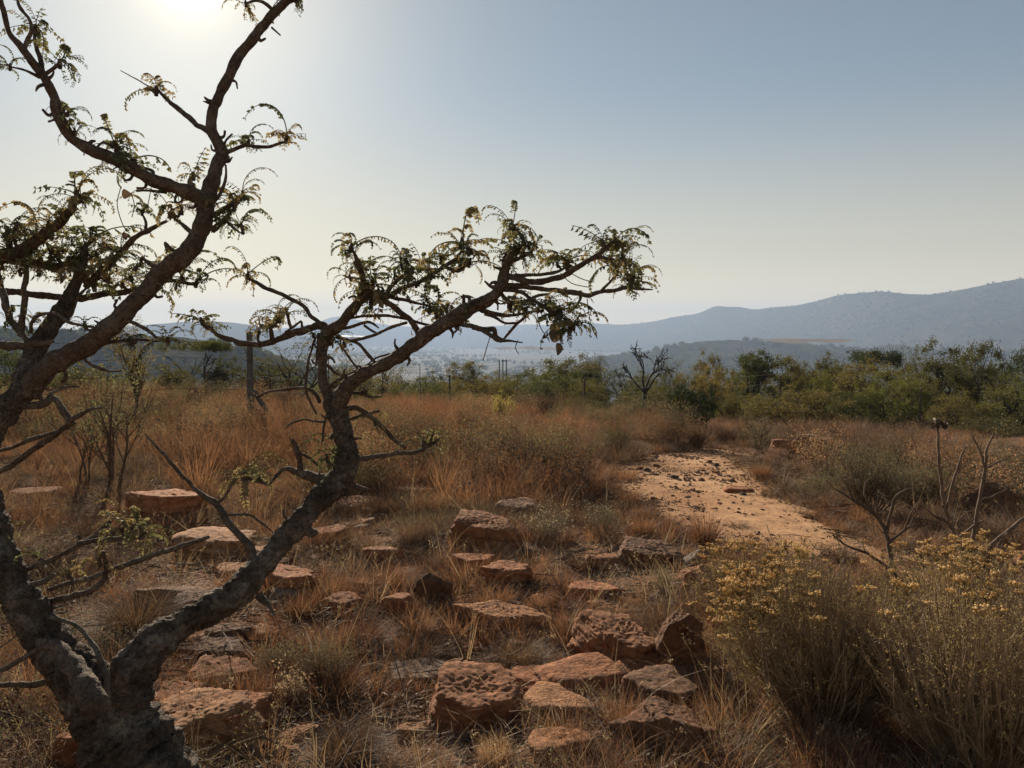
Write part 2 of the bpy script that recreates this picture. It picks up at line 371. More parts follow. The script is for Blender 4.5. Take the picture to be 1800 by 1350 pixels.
M_deadleaf = leafy('dead_brown_leaf', [(0.2, (0.07, 0.045, 0.03)), (0.8, (0.15, 0.098, 0.065))], 20, 0.18)
M_leaf = leafy('olive_leaf', [(0.2, (0.04, 0.05, 0.018)), (0.5, (0.075, 0.085, 0.028)), (0.8, (0.12, 0.115, 0.045))], 0.9, 0.4, 0.25, True, 1.4)
M_grassR = leafy('red_brown_grass', [(0.05, (0.095, 0.044, 0.026)), (0.45, (0.20, 0.092, 0.048)), (0.95, (0.33, 0.175, 0.092))], 3, 0.42, 0.55)
M_grassY = leafy('straw_grass', [(0.1, (0.11, 0.056, 0.03)), (0.5, (0.22, 0.118, 0.062)), (0.9, (0.36, 0.22, 0.125))], 3, 0.42, 0.6)
M_grassG = leafy('grey_brown_grass', [(0.1, (0.068, 0.04, 0.026)), (0.5, (0.135, 0.080, 0.049)), (0.9, (0.23, 0.14, 0.082))], 4, 0.4, 0.5)
M_straw = leafy('pale_straw', [(0.2, (0.28, 0.19, 0.11)), (0.8, (0.52, 0.39, 0.25))], 3, 0.3, 0.5)
M_shrub = leafy('grey_green_leaf', [(0.2, (0.085, 0.078, 0.04)), (0.5, (0.13, 0.118, 0.06)), (0.85, (0.2, 0.17, 0.095))], 5, 0.42, 0.4)
M_helich = leafy('shrub_needle_green', [(0.2, (0.14, 0.108, 0.05)), (0.5, (0.24, 0.18, 0.085)), (0.85, (0.34, 0.26, 0.135))], 5, 0.5, 0.4, False, 1.5)
M_flower = leafy('dry_yellow_flower', [(0.2, (0.58, 0.38, 0.13)), (0.6, (0.74, 0.52, 0.21)), (0.9, (0.82, 0.64, 0.32))], 40, 0.35, 0.4)
M_seed = leafy('pale_seed_head', [(0.2, (0.32, 0.25, 0.16)), (0.8, (0.5, 0.42, 0.3))], 20, 0.4)
M_yellow = leafy('yellow_green_leaf', [(0.2, (0.24, 0.20, 0.06)), (0.8, (0.42, 0.35, 0.11))], 3, 0.5)
M_post = solid('weathered_post_wood', lambda nt: ramp(nt, noise(nt, coords(nt), 6, 6), [(0.3, (0.06, 0.052, 0.045)), (0.7, (0.15, 0.135, 0.12))]), 0.9)
M_steel = solid('rusty_steel', lambda nt: ramp(nt, noise(nt, coords(nt), 20, 4), [(0.3, (0.04, 0.03, 0.025)), (0.7, (0.1, 0.07, 0.05))]), 0.7)
M_hill = solid('bush_covered_hill', lambda nt: mixc(nt, ramp(nt, noise(nt, coords(nt), 0.03, 6, 0.7), [(0.4, (0, 0, 0)), (0.62, (0.85,) * 3)]),
        ramp(nt, noise(nt, coords(nt), 0.004, 6, 0.6), [(0.35, (0.05, 0.05, 0.026)), (0.55, (0.085, 0.075, 0.04)), (0.7, (0.13, 0.1, 0.06))]), (0.03, 0.034, 0.018)), 1.0,
        lambda nt: (noise(nt, coords(nt), 0.05, 6, 0.7), 1.0, 12.0), 0.0)
M_field = solid('dry_field', lambda nt: ramp(nt, noise(nt, coords(nt), 0.02, 5), [(0.3, (0.15, 0.11, 0.07)), (0.7, (0.24, 0.17, 0.11))]), 1.0, None, 0.0)
M_pale = solid('white_plastic_sheet', lambda nt: (0.8, 0.8, 0.78), 0.6)

# ------------------------------------------------------------------ ground: one sheet from the camera to the horizon
def build_ground():
    n = 430; u = np.linspace(-1, 1, n); m = 8.6; k = 4.0
    xs = 1.0 + k * np.sinh(m * u); 
    n2 = 470; v = np.linspace(-0.42, 1, n2); ys = 5.0 + k * np.sinh(m * v)
    X, Y = np.meshgrid(xs, ys, indexing='xy'); Z = h(X, Y)
    V = np.stack([X, Y, Z], -1).reshape(-1, 3)
    i, j = np.meshgrid(np.arange(n2 - 1), np.arange(n - 1), indexing='ij'); a = i * n + j
    T = np.stack([np.stack([a, a + 1, a + n + 1], -1), np.stack([a, a + n + 1, a + n], -1)], 2).reshape(-1, 3)
    o = link('ground', mesh_from('ground', V, T, M_soil, True)); tag(o, 'dry reddish brown stony hillside ground', kind='structure')
build_ground()

def build_path():
    P2 = np.array(PATH_POLY); x0, y0 = P2.min(0) - 0.4; x1, y1 = P2.max(0) + 0.4; st = 0.06
    xs, ys = np.arange(x0, x1, st), np.arange(y0, y1, st); X, Y = np.meshgrid(xs, ys)
    sd = inside_poly(X, Y, PATH_POLY) + 0.22 * fbm(X * 1.6, Y * 1.6, 2.0, 5, .65)
    Z = h(X, Y) + 0.012 + 0.012 * fbm(X * 3.1, Y * 3.1, 9.0, 3) * smoothstep(0.05, 0.4, sd) - 0.03 * (1 - smoothstep(-0.12, 0.06, sd))
    nx = len(xs); idx = np.arange(X.size).reshape(X.shape)
    a = idx[:-1, :-1]; ok = (sd > -0.1)[:-1, :-1]; a = a[ok]
    T = np.concatenate([np.stack([a, a + 1, a + nx + 1], -1), np.stack([a, a + nx + 1, a + nx], -1)])
    used = np.unique(T); mp = np.full(X.size, -1); mp[used] = np.arange(len(used))
    V = np.stack([X, Y, Z], -1).reshape(-1, 3)[used]
    tag(link('path', mesh_from('path', V, mp[T], M_sand, True)), 'bare orange sandy path curving through the dry grass', kind='structure')
build_path()

# ------------------------------------------------------------------ hills far off
def hill(prof, D, depth, foot, label, rough=1.0, fd=None, taps=5):
    """ridge whose crest line passes the given photo points (px, row[, distance]); slopes down to z=foot in front and behind"""
    px = np.array([p[0] for p in prof], float); py = np.array([p[1] for p in prof], float); dd_ = np.array([p[2] if len(p) > 2 else D for p in prof], float)
    xs = np.linspace(px[0], px[-1], 260); cr = np.interp(xs, px, py); Ds = np.interp(xs, px, dd_)
    ker = np.ones(taps) / taps; cr = np.convolve(np.pad(cr, taps // 2, mode='edge'), ker, 'valid'); k9 = np.ones(31) / 31; Ds = np.convolve(np.pad(Ds, 15, mode='edge'), k9, 'valid')
    pts = np.array([P(a, b, d) for a, b, d in zip(xs, cr, Ds)])
    fd = fd or depth
    rows = np.concatenate([np.linspace(-1, 0, 34), np.linspace(0, 1, 10)[1:]])
    V = []
    for r in rows:
        q = pts.copy(); dd = fd if r < 0 else depth
        q[:, 1] += r * dd; q[:, 0] *= (1 + 0.35 * r * dd / D)
        f = (1 - abs(r)) ** 1.25
        q[:, 2] = foot + (pts[:, 2] - foot) * f
        amp = (pts[:, 2] - foot).clip(5) * 0.16 * rough
        q[:, 2] += amp * (fbm(q[:, 0] / (depth * 0.35), q[:, 1] / (depth * 0.35), 5.0, 5) * (1 - f) * f * 4 * 0.6)
        q[:, 2] += rough * D * 0.00045 * pn(q[:, 0] / (D * 0.006), q[:, 1] / (D * 0.006), 2.0) + rough * D * 0.0004 * pn(q[:, 0] / (D * 0.0021), q[:, 1] / (D * 0.0021), 6.0)
        V.append(q)
    V = np.concatenate(V); n = 260
    i, j = np.meshgrid(np.arange(len(rows) - 1), np.arange(n - 1), indexing='ij'); a = i * n + j
    T = np.stack([np.stack([a, a + 1, a + n + 1], -1), np.stack([a, a + n + 1, a + n], -1)], 2).reshape(-1, 3)
    tag(link('hill', mesh_from('hill', V, T, M_hill, True)), label, kind='structure')
    return V.reshape(len(rows), n, 3)
HR = hill([(820,592,7200),(900,583,6900),(980,574,6600),(1040,568,6300),(1090,571,6000),(1120,569,5800),(1150,565,5600),(1190,556,5400),(1225,552,5200),(1240,546,5150),(1262,535,5100),(1278,541,5050),(1300,538,5000),(1322,545,4900),(1360,540,4600),(1400,537,4300),(1440,528,4000),(1480,517,3700),(1515,515,3500),(1550,512,3400),(1600,517,3300),(1640,518,3200),(1700,507,3100),(1750,497,3050),(1800,489,3000),(1900,478,2950),(2100,470,2900),(2400,480,2900),(2900,520,2900),(3200,585,2900)],
     3200, 1300, -95, 'long blue range of hills with two small peaks, rising to the right', 1.0, 1500, 3)
hill([(-900,585),(-500,570),(-200,560),(0,572),(150,580),(270,570),(335,565),(400,566),(440,571),(480,580),(540,592)], 4200, 1000, -95, 'rounded pale blue hill far behind the timber fence post', 0.7)
hill([(430,588),(500,577),(550,569),(585,557),(600,556),(630,563),(690,572),(760,577),(850,574),(930,570),(1000,573),(1060,580),(1120,592)], 7600, 1600, -95, 'faint pale hills on the horizon behind the branches', 0.5)
HL = hill([(-700,560),(-200,575),(100,583),(260,590),(330,594),(400,606),(470,622),(540,645),(610,672),(680,700)], 620, 230, -62, 'grey green bushy hillside falling away behind the umbrella tree', 1.6)
HF = hill([(1000,640),(1130,622),(1230,600),(1290,597),(1350,603),(1430,612),(1540,612),(1700,618),(1900,625),(2100,650)], 1900, 520, -92, 'low wooded foothill in the hazy valley', 1.4)

def patch(name, x0, x1, y0, y1, D, mat, label):      # field lying on the valley side
    V = np.array([P(x0, y0, D), P(x1, y0 + 1, D), P(x1 + 5, y1, D * 1.12), P(x0 + 10, y1 - 1, D * 1.12)])
    n, m = 60, 10; uu, vv = np.meshgrid(np.linspace(0, 1, n), np.linspace(0, 1, m))
    lo = .22 + .3 * pn(uu * 4 + D, 0 * uu, 1.) ; hi = .8 + .3 * pn(uu * 5 + D, 0 * uu, 7.); en = np.clip(np.minimum(uu, 1 - uu) * 7, 0, 1); md = (lo + hi) / 2
    vv = (md + (lo - md) * en) * (1 - vv) + (md + (hi - md) * en) * vv
    Q = (V[0] * ((1-uu)*(1-vv))[..., None] + V[1] * (uu*(1-vv))[..., None] + V[2] * (uu*vv)[..., None] + V[3] * ((1-uu)*vv)[..., None]).reshape(-1, 3)
    i, j = np.meshgrid(np.arange(m - 1), np.arange(n - 1), indexing='ij'); a = i * n + j
    T = np.stack([np.stack([a, a + 1, a + n + 1], -1), np.stack([a, a + n + 1, a + n], -1)], 2).reshape(-1, 3)
    tag(link(name, mesh_from(name, Q, T, mat)), label, kind='structure')
patch('field', 860, 990, 616, 609, 2300, M_field, 'pale dry field in the hazy valley below the branches')
patch('field', 1325, 1500, 604, 594, 1350, M_field, 'long tawny field at the foot of the mountain slope')
patch('field', 575, 650, 592, 590, 4200, M_pale, 'thin white strip of sheeting far across the valley')

# ------------------------------------------------------------------ scatter ("stuff") by geometry nodes
def scatter(name, label, cat, pts, rot, scl, idx, templates):
    """instances of template meshes on points: only for what nobody could count"""
    col = bpy.data.collections.new('templates_' + name)
    for k, me in enumerate(templates):
        col.objects.link(bpy.data.objects.new('t%02d_%s' % (k, name), me))
    me = bpy.data.meshes.new(name); me.vertices.add(len(pts)); me.vertices.foreach_set('co', np.ascontiguousarray(pts, np.float32).ravel())
    a = me.attributes.new('rot', 'FLOAT_VECTOR', 'POINT'); a.data.foreach_set('vector', np.ascontiguousarray(rot, np.float32).ravel())
    a = me.attributes.new('scl', 'FLOAT_VECTOR', 'POINT'); s = np.asarray(scl, np.float32)
    if s.ndim == 1: s = np.repeat(s[:, None], 3, 1)
    a.data.foreach_set('vector', np.ascontiguousarray(s).ravel())
    a = me.attributes.new('idx', 'INT', 'POINT'); a.data.foreach_set('value', np.ascontiguousarray(idx, np.int32))
    o = link(name, me); tag(o, label, cat, kind='stuff')
    ng = bpy.data.node_groups.new('scatter_' + name, 'GeometryNodeTree')
    ng.interface.new_socket('Geometry', in_out='INPUT', socket_type='NodeSocketGeometry'); ng.interface.new_socket('Geometry', in_out='OUTPUT', socket_type='NodeSocketGeometry')
    gi, go = ng.nodes.new('NodeGroupInput'), ng.nodes.new('NodeGroupOutput')
    ci = ng.nodes.new('GeometryNodeCollectionInfo'); ci.inputs['Collection'].default_value = col
    ci.inputs['Separate Children'].default_value = True; ci.inputs['Reset Children'].default_value = True
    ip = ng.nodes.new('GeometryNodeInstanceOnPoints'); ip.inputs['Pick Instance'].default_value = True
    def na(nm, ty):
        n = ng.nodes.new('GeometryNodeInputNamedAttribute'); n.data_type = ty; n.inputs['Name'].default_value = nm; return n.outputs['Attribute']
    ng.links.new(gi.outputs[0], ip.inputs['Points']); ng.links.new(ci.outputs[0], ip.inputs['Instance'])
    ng.links.new(na('idx', 'INT'), ip.inputs['Instance Index']); ng.links.new(na('scl', 'FLOAT_VECTOR'), ip.inputs['Scale'])
    er = ng.nodes.new('FunctionNodeEulerToRotation'); ng.links.new(na('rot', 'FLOAT_VECTOR'), er.inputs[0]); ng.links.new(er.outputs[0], ip.inputs['Rotation'])
    ng.links.new(ip.outputs[0], go.inputs[0])
    md = o.modifiers.new('scatter', 'NODES'); md.node_group = ng
    return o

# ------------------------------------------------------------------ foreground tree (traced limbs set at their own depths)
TREE_BASE = P(235, 1400, 2.75); TREE_BASE.z = gz(TREE_BASE.x, TREE_BASE.y)
LINES = []                                           # pixel polylines already built, for finding where a branch springs from
def depth_at(px, py):
    best = (1e9, 3.0)
    for L in LINES:
        for k in range(len(L) - 1):
            a, b = np.array(L[k][:2]), np.array(L[k + 1][:2]); ab = b - a
            t = float(np.clip(np.dot(np.array([px, py]) - a, ab) / (np.dot(ab, ab) + 1e-9), 0, 1))
            d = float(np.hypot(*(a + ab * t - (px, py))))
            if d < best[0]: best = (d, L[k][2] + (L[k + 1][2] - L[k][2]) * t)
    return best
def bark_disp(amp):
    def f(V, r, ang):
        s = 1.0 / np.maximum(r, 0.004)
        q = V
        d = 0.5 * fbm(q[..., 0] * 7, q[..., 1] * 7, q[..., 2] * 7, 3) + 0.45 * np.abs(pn(q[..., 0] * 34, q[..., 1] * 34, q[..., 2] * 20)) + 0.38 * pn(q[..., 0] * 75, q[..., 1] * 75, q[..., 2] * 50) - 0.12
        crack = np.minimum(np.abs(pn(q[..., 0] * 26 + 3, q[..., 1] * 26, q[..., 2] * 14)), np.abs(pn(q[..., 0] * 44 + 9, q[..., 1] * 44, q[..., 2] * 30)))
        return amp * r * (d - .55 * np.exp(-crack * 14))
    return f
tree = thing('gnarled_tree', 'gnarled leaning grey barked tree with twisting limbs and young frond leaves, left foreground', 'tree', TREE_BASE)
TINV = -TREE_BASE
def wood(name, pts, mat, sides, step, amp, seed):
    """pts: (px, py, D, diameter px)"""
    W = [P(a, b, d) for a, b, d, _ in pts]; R = [max(w, 1.6) * 0.45 * d / F for _, _, d, w in pts]
    W = np.array([list(p + TINV) for p in W])
    q, r = catmull(W, R, step)
    if amp:
        r = r * (1 + 0.17 * pn(q[:, 0] * 22 + seed, q[:, 1] * 22, q[:, 2] * 22) + 0.12 * pn(q[:, 0] * 9 + seed, q[:, 1] * 9, q[:, 2] * 9))
        q = q + np.minimum(r, .012)[:, None] * .55 * np.stack([pn(q[:, 0] * 16 + seed + o_, q[:, 1] * 16, q[:, 2] * 16) for o_ in (3., 31., 57.)], 1)
    V, T = tube(q, r, sides, True, bark_disp(amp) if amp else None, seed)
    return V, T
def limb(name, pts, mat=M_bark, sides=26, step=0.011, amp=0.32):
    LINES.append(pts); V, T = wood(name, pts, mat, sides, step, amp, len(LINES) * 3.7)
    return link(name, mesh_from(name, V, T, mat, True), tree)
# trunk and left stem
TR = [(262,1440,2.66,250),(240,1350,2.68,190),(196,1265,2.70,142),(142,1195,2.72,104),(88,1130,2.74,84),(42,1060,2.76,74),(8,985,2.80,62),(-16,910,2.86,54),(-30,835,2.92,50),(-22,770,2.97,50),(14,716,3.0,50),(50,678,3.02,46)]
limb('trunk', TR, M_bark, 40, 0.008, 0.30)
LA = [(50,690,3.02,46),(85,645,3.02,42),(150,608,3.02,38),(200,568,3.03,36),(250,518,3.04,36),(284,482,3.05,36),(332,440,3.06,36),(358,393,3.08,34),(366,340,3.10,30),(382,292,3.12,26),(389,266,3.13,25),(372,228,3.14,20),(374,200,3.15,21),(386,168,3.16,21),(411,115,3.18,20),(440,74,3.20,19),(470,36,3.22,18),(502,4,3.24,16),(530,-30,3.26,14),(570,-90,3.3,10)]
limb('limb', LA, M_bark2, 22, 0.010, 0.16)
RL = [(215,1250,2.70,115),(242,1168,2.72,88),(300,1108,2.78,70),(358,1076,2.84,63),(420,1040,2.92,60),(456,1000,2.98,54),(490,960,3.03,49),(530,915,3.08,45),(558,880,3.12,46),(590,850,3.16,52),(612,812,3.20,46),(602,760,3.24,38),(590,712,3.26,35)]
limb('limb', RL, M_bark, 34, 0.008, 0.30)
RV = [(592,735,3.25,32),(578,700,3.28,25),(568,665,3.30,22),(566,630,3.31,21),(569,600,3.32,22),(582,580,3.32,25)]
limb('limb', RV, M_bark2, 20, 0.010, 0.18)
R2 = [(590,725,3.25,34),(603,692,3.24,31),(622,668,3.22,29),(667,645,3.19,27),(717,614,3.16,26),(757,584,3.13,28),(800,558,3.10,31),(828,540,3.08,28),(860,526,3.06,25),(880,506,3.05,23),(887,478,3.05,19),(897,457,3.05,15),(904,440,3.05,10)]
limb('limb', R2, M_bark2, 22, 0.010, 0.18)
LD = [(366,358,3.09,34),(338,341,3.07,30),(310,331,3.05,27),(265,316,3.02,25),(215,286,2.99,24),(165,265,2.96,22),(130,245,2.94,20),(105,210,2.93,19),(90,166,2.92,18),(75,135,2.91,17),(42,88,2.9,13),(16,55,2.9,11),(5,10,2.9,9),(-3,-30,2.9,7)]
limb('limb', LD, M_bark2, 18, 0.011, 0.16)
LB = [(45,690,3.03,46),(52,640,3.12,40),(78,590,3.2,36),(110,545,3.26,33),(128,512,3.3,27),(142,470,3.34,20),(150,440,3.36,13)]
limb('limb', LB, M_bark, 18, 0.011, 0.2)
R10 = [(582,582,3.32,28),(598,568,3.30,22),(617,547,3.28,21),(634,528,3.26,20),(655,518,3.24,17),(683,518,3.22,13)]
limb('limb', R10, M_bark2, 14, 0.011, 0.16)
# branches: list of (px, py, diameter), dead flag; each springs from the nearest limb's depth and drifts
BR = [
 # left crown
 [(42,86,9),(55,45,7),(34,8,6),(30,-15,4)], [(75,132,11),(70,100,9),(61,72,7),(60,55,5)], [(78,132,9),(92,122,6),(104,112,5)], [(70,135,8),(45,124,6),(20,118,4)],
 [(378,240,12),(342,215,11),(306,186,9),(285,166,7),(276,156,5)], [(276,160,3),(245,142,2.4),(212,124,1.6)],
 [(392,270,10),(412,264,9),(432,254,8),(447,257,8),(472,258,7),(495,250,6)], [(394,268,6),(396,250,5),(408,236,4)],
 [(480,20,8),(466,6,7),(448,2,6),(432,6,4)], [(478,48,4),(493,62,3)],
 [(366,386,14),(342,408,11),(318,392,9),(302,378,6)], [(376,380,14),(402,362,11),(424,344,6)], [(374,405,14),(396,386,10),(408,368,6)], [(396,388,6),(412,402,5),(426,411,3)],
 [(376,356,7),(390,336,6),(397,310,5),(397,290,4)], [(360,345,10),(348,338,8),(334,322,8),(340,310,6)],
 [(150,505,13),(185,470,12),(216,442,12),(236,418,11),(258,404,10),(292,389,6)], [(256,404,7),(256,388,6),(250,376,5)],
 [(-30,452,27),(12,446,26),(42,438,25),(80,411,22),(108,388,20),(128,362,15),(132,350,9)],
 [(-30,462,24),(20,456,22),(70,466,21),(110,466,19),(140,454,14),(150,442,8)],
 [(-30,512,15),(20,514,14),(67,518,14),(133,523,14),(195,516,13),(236,509,11),(290,494,8),(345,500,5)],
 [(36,590,14),(41,540,13),(43,500,11),(46,470,8)], [(-10,470,12),(4,510,14),(14,552,14),(32,580,14),(48,600,13)],
 [(-20,606,18),(30,608,17),(60,606,14),(92,598,8)], [(52,585,8),(56,568,8),(68,554,8),(100,551,7),(124,567,7),(172,577,5)],
 [(210,565,9),(228,566,8),(252,576,8),(276,594,7),(293,600,5)], [(175,606,8),(205,600,7),(240,598,6),(287,599,4)], [(145,628,7),(166,643,6),(190,652,5),(213,652,4)],
 [(125,545,6),(140,520,6),(160,500,5),(178,488,4)], [(95,640,7),(116,655,6),(113,668,8),(108,672,5)],
 [(282,470,9),(262,462,8),(250,452,6)], [(318,448,8),(302,440,7),(290,428,6),(294,442,4)], [(292,338,6),(270,335,6),(240,336,4)], [(108,465,8),(92,440,7),(80,425,5)],
 [(30,440,8),(25,415,6),(28,400,4)], [(85,468,8),(90,450,7),(82,430,5)], [(258,316,8),(270,302,7),(240,290,5)], [(180,270,5),(172,258,5),(184,248,4)], [(120,232,8),(106,205,7),(114,190,4)],
 # low left dead twigs
 [(40,715,20),(72,712,16),(92,700,12),(106,716,13),(124,742,13)], [(80,704,8),(92,690,7),(120,681,6),(140,680,4)], [(120,742,13),(135,733,11),(156,722,8),(180,716,4)],
 [(128,742,11),(100,762,11),(62,788,12),(20,818,12),(-30,845,11)], [(122,752,6),(70,768,8),(20,786,8),(-30,802,7)], [(20,660,7),(50,680,6),(70,702,5)],
 # right crown
 [(888,486,15),(910,489,14),(946,495,13),(975,489,13),(1000,479,12),(1023,466,11),(1045,452,11),(1062,438,9),(1081,424,6)], [(905,484,8),(930,484,7),(966,481,7),(986,475,6),(997,466,5)],
 [(886,500,13),(920,503,11),(946,506,11),(985,512,11),(1014,516,10),(1033,520,9),(1058,512,8),(1081,510,8),(1104,505,7),(1122,508,5),(1147,509,3)],
 [(1056,513,7),(1066,503,6),(1074,494,6),(1086,474,5),(1094,462,4)], [(1020,512,7),(1020,525,7),(1013,537,5)], [(1046,451,8),(1072,456,6),(1092,456,4)],
 [(878,512,8),(890,525,7),(902,531,7),(927,527,7),(950,519,6),(966,516,4)], [(884,510,8),(915,514,7),(931,524,8),(946,532,8),(965,544,7),(974,552,6),(985,563,6),(1006,575,4)],
 [(840,542,10),(862,550,9),(889,554,9),(918,551,6),(955,545,4)], [(852,552,5),(869,558,5),(886,567,5),(908,568,5)], [(930,548,5),(921,558,6),(906,572,6),(892,590,6),(884,597,4)],
 [(800,566,12),(833,574,10),(858,588,9),(877,597,9),(896,599,5),(918,602,3)], [(832,576,10),(852,581,11),(868,579,12),(872,590,9),(882,597,7)], [(816,549,9),(816,530,8),(815,518,5)],
 [(885,500,10),(866,504,8),(852,494,4)], [(892,474,6),(884,465,6),(886,452,5)], [(902,445,10),(920,432,8),(919,418,8),(910,408,6),(902,402,4)], [(900,460,9),(916,452,7),(934,444,5)],
 [(580,580,18),(560,572,16),(533,580,15),(510,589,14),(487,598,13),(460,605,12),(433,605,11),(400,595,10),(380,587,9),(362,573,6)], [(479,598,10),(476,584,9),(474,574,5)],
 [(580,582,10),(551,558,9),(530,537,9),(500,520,8),(462,504,8),(440,490,6)], [(500,585,6),(512,577,5),(530,564,4)], [(530,580,6),(530,565,5)],
 [(652,520,14),(643,498,12),(633,473,10),(623,448,8),(617,436,5)], [(640,490,5),(622,489,4),(610,488,3)],
 [(670,522,12),(686,519,11),(710,505,10),(736,495,10),(763,480,9),(790,462,9),(806,449,7),(812,440,5)], [(782,468,8),(798,474,7),(810,473,7),(824,461,5)], [(680,515,10),(690,502,9),(698,494,9),(714,480,6)],
 [(682,521,8),(710,527,7),(745,536,6),(764,541,4)], [(776,536,6),(784,545,6),(786,556,5)], [(650,518,14),(688,535,12),(703,549,12),(719,561,12),(730,576,13),(738,592,13)],
 [(610,560,7),(639,556,6),(674,555,6),(703,558,5),(728,565,6),(755,572,6),(775,570,5)], [(598,578,8),(626,572,7),(646,566,6),(657,570,5),(666,577,3)], [(640,572,5),(652,580,5),(664,586,4)],
 [(612,600,6),(640,594,7),(660,588,7),(684,577,7),(716,567,5)], [(555,592,6),(549,610,5),(541,640,6),(538,683,5),(547,710,5),(556,728,4)],
 [(562,706,9),(550,688,7),(533,682,6),(500,684,6),(470,690,5),(450,698,6)], [(572,742,5),(550,740,5),(533,738,5),(512,744,5),(502,752,3)], [(574,694,6),(576,717,6),(570,750,6),(567,777,5)],
 [(590,592,8),(622,600,7),(638,612,7),(650,627,7),(664,645,6)], [(598,604,5),(608,620,5),(618,635,5),(631,654,5)], [(574,680,6),(607,661,6),(650,643,6),(672,632,5),(686,624,4)], [(636,650,4),(660,630,4),(686,622,4)],
 [(606,690,7),(633,692,7),(650,698,6),(671,697,4)], [(630,690,4),(646,686,4),(650,684,3)], [(590,722,10),(618,718,10),(635,722,10),(660,740,10),(683,763,9),(712,788,8)], [(580,772,8),(592,755,8),(606,742,7),(633,731,7),(667,723,5)],
 [(590,815,14),(640,806,11),(690,799,10),(740,791,9),(772,771,6)], [(606,835,24),(570,842,24),(540,836,18),(522,828,13),(498,825,8),(474,851,6)], [(528,828,11),(524,800,10),(518,780,9),(514,772,5)], [(526,796,6),(545,806,6),(562,822,5)], [(608,848,16),(630,856,12),(650,862,6)],
 [(575,640,7),(588,655,7),(600,658,5)], [(560,585,6),(558,612,6),(556,640,5)],
 # right limb, low
 [(452,985,17),(428,948,15),(402,916,16),(378,886,15),(345,860,9),(312,826,8),(286,796,7),(255,762,4)], [(402,905,6),(438,906,5),(458,918,5),(480,936,3)], [(455,1045,18),(466,1058,14),(474,1068,9),(485,1086,3)], [(530,928,22),(548,936,20),(556,936,12)],
 # left stem, low
 [(20,1008,10),(83,987,9),(133,960,10),(167,943,10),(186,925,9),(202,905,5)], [(140,955,11),(180,950,10),(220,946,10),(244,946,6)], [(85,1036,9),(128,1024,9),(167,1013,10),(233,988,11),(317,960,10),(367,943,7)],
 [(85,1056,12),(143,1044,13),(172,1030,14),(187,1008,11),(181,970,7)], [(70,1080,8),(102,1088,9),(134,1100,9),(168,1140,10),(186,1184,11),(192,1240,13)], [(70,1128,20),(104,1142,34),(132,1178,42),(165,1240,60)],
 [(80,1132,10),(45,1155,10),(15,1172,10),(-20,1184,9)], [(100,1195,13),(55,1203,12),(15,1204,12),(-20,1200,10)], [(60,1080,7),(90,1070,6),(120,1062,4)], [(-8,880,14),(-30,850,10)], [(30,1030,16),(70,1025,12),(95,1010,8)],
]
rb = random.Random(5)
for k, b in enumerate(BR):
    d0 = depth_at(*b[0][:2])[1]; slope = rb.uniform(-0.35, 0.35) / 250.0
    if k in (len(BR) - 6,): d0 -= 0.1
    acc = 0; pts = []
    for i, (a, c, w) in enumerate(b):
        if i: acc += math.hypot(a - b[i - 1][0], c - b[i - 1][1])
        pts.append((a, c, d0 + slope * acc, w))
    big = max(w for _, _, w in b); dead = k in (37, 38, 39, 40, 41) or rb.random() < 0.22
    LINES.append(pts)
    V, T = wood('branch', pts, None, 8 if big < 9 else 12, 0.010, 0.28 if big >= 5 else 0.12, k * 1.9)
    # knobby scars
    mbr = MB(); mbr.add(V, T)
    link('branch', mbr.mesh('branch', M_dead if dead else M_bark2, True), tree)

for k, (L, m) in enumerate([(LA, 16), (R2, 18), (LD, 12), (RL, 8), (RV, 6), (R10, 6), (LB, 7)]):
    for j in range(m):
        i = rb.randrange(len(L) - 1); t = rb.random(); q0, q1 = L[i], L[i + 1]
        cx, cy, D, w = (q0[c] + (q1[c] - q0[c]) * t for c in range(4)); tx, ty = q1[0] - q0[0], q1[1] - q0[1]; n_ = math.hypot(tx, ty); sg = rb.choice((-1, 1))
        nx, ny = -ty / n_ * sg, tx / n_ * sg; ln = rb.uniform(5, 15); lean_ = rb.uniform(-.6, .6)
        if cy > 1040: continue
        dz = rb.uniform(-.02, .005)
        pts = [(cx + nx * w * .3, cy + ny * w * .3, D, 8), (cx + nx * (w * .45 + ln * .5), cy + ny * (w * .45 + ln * .5), D + dz * .5, rb.uniform(4, 7)), (cx + (nx + tx / n_ * lean_) * (w * .45 + ln), cy + (ny + ty / n_ * lean_) * (w * .45 + ln), D + dz, rb.uniform(2.5, 5))]
        V, T = wood('spur', pts, None, 7, 0.006, 0.4, j * 1.3 + k); link('spur', mesh_from('spur', V, T, M_bark2, True), tree)
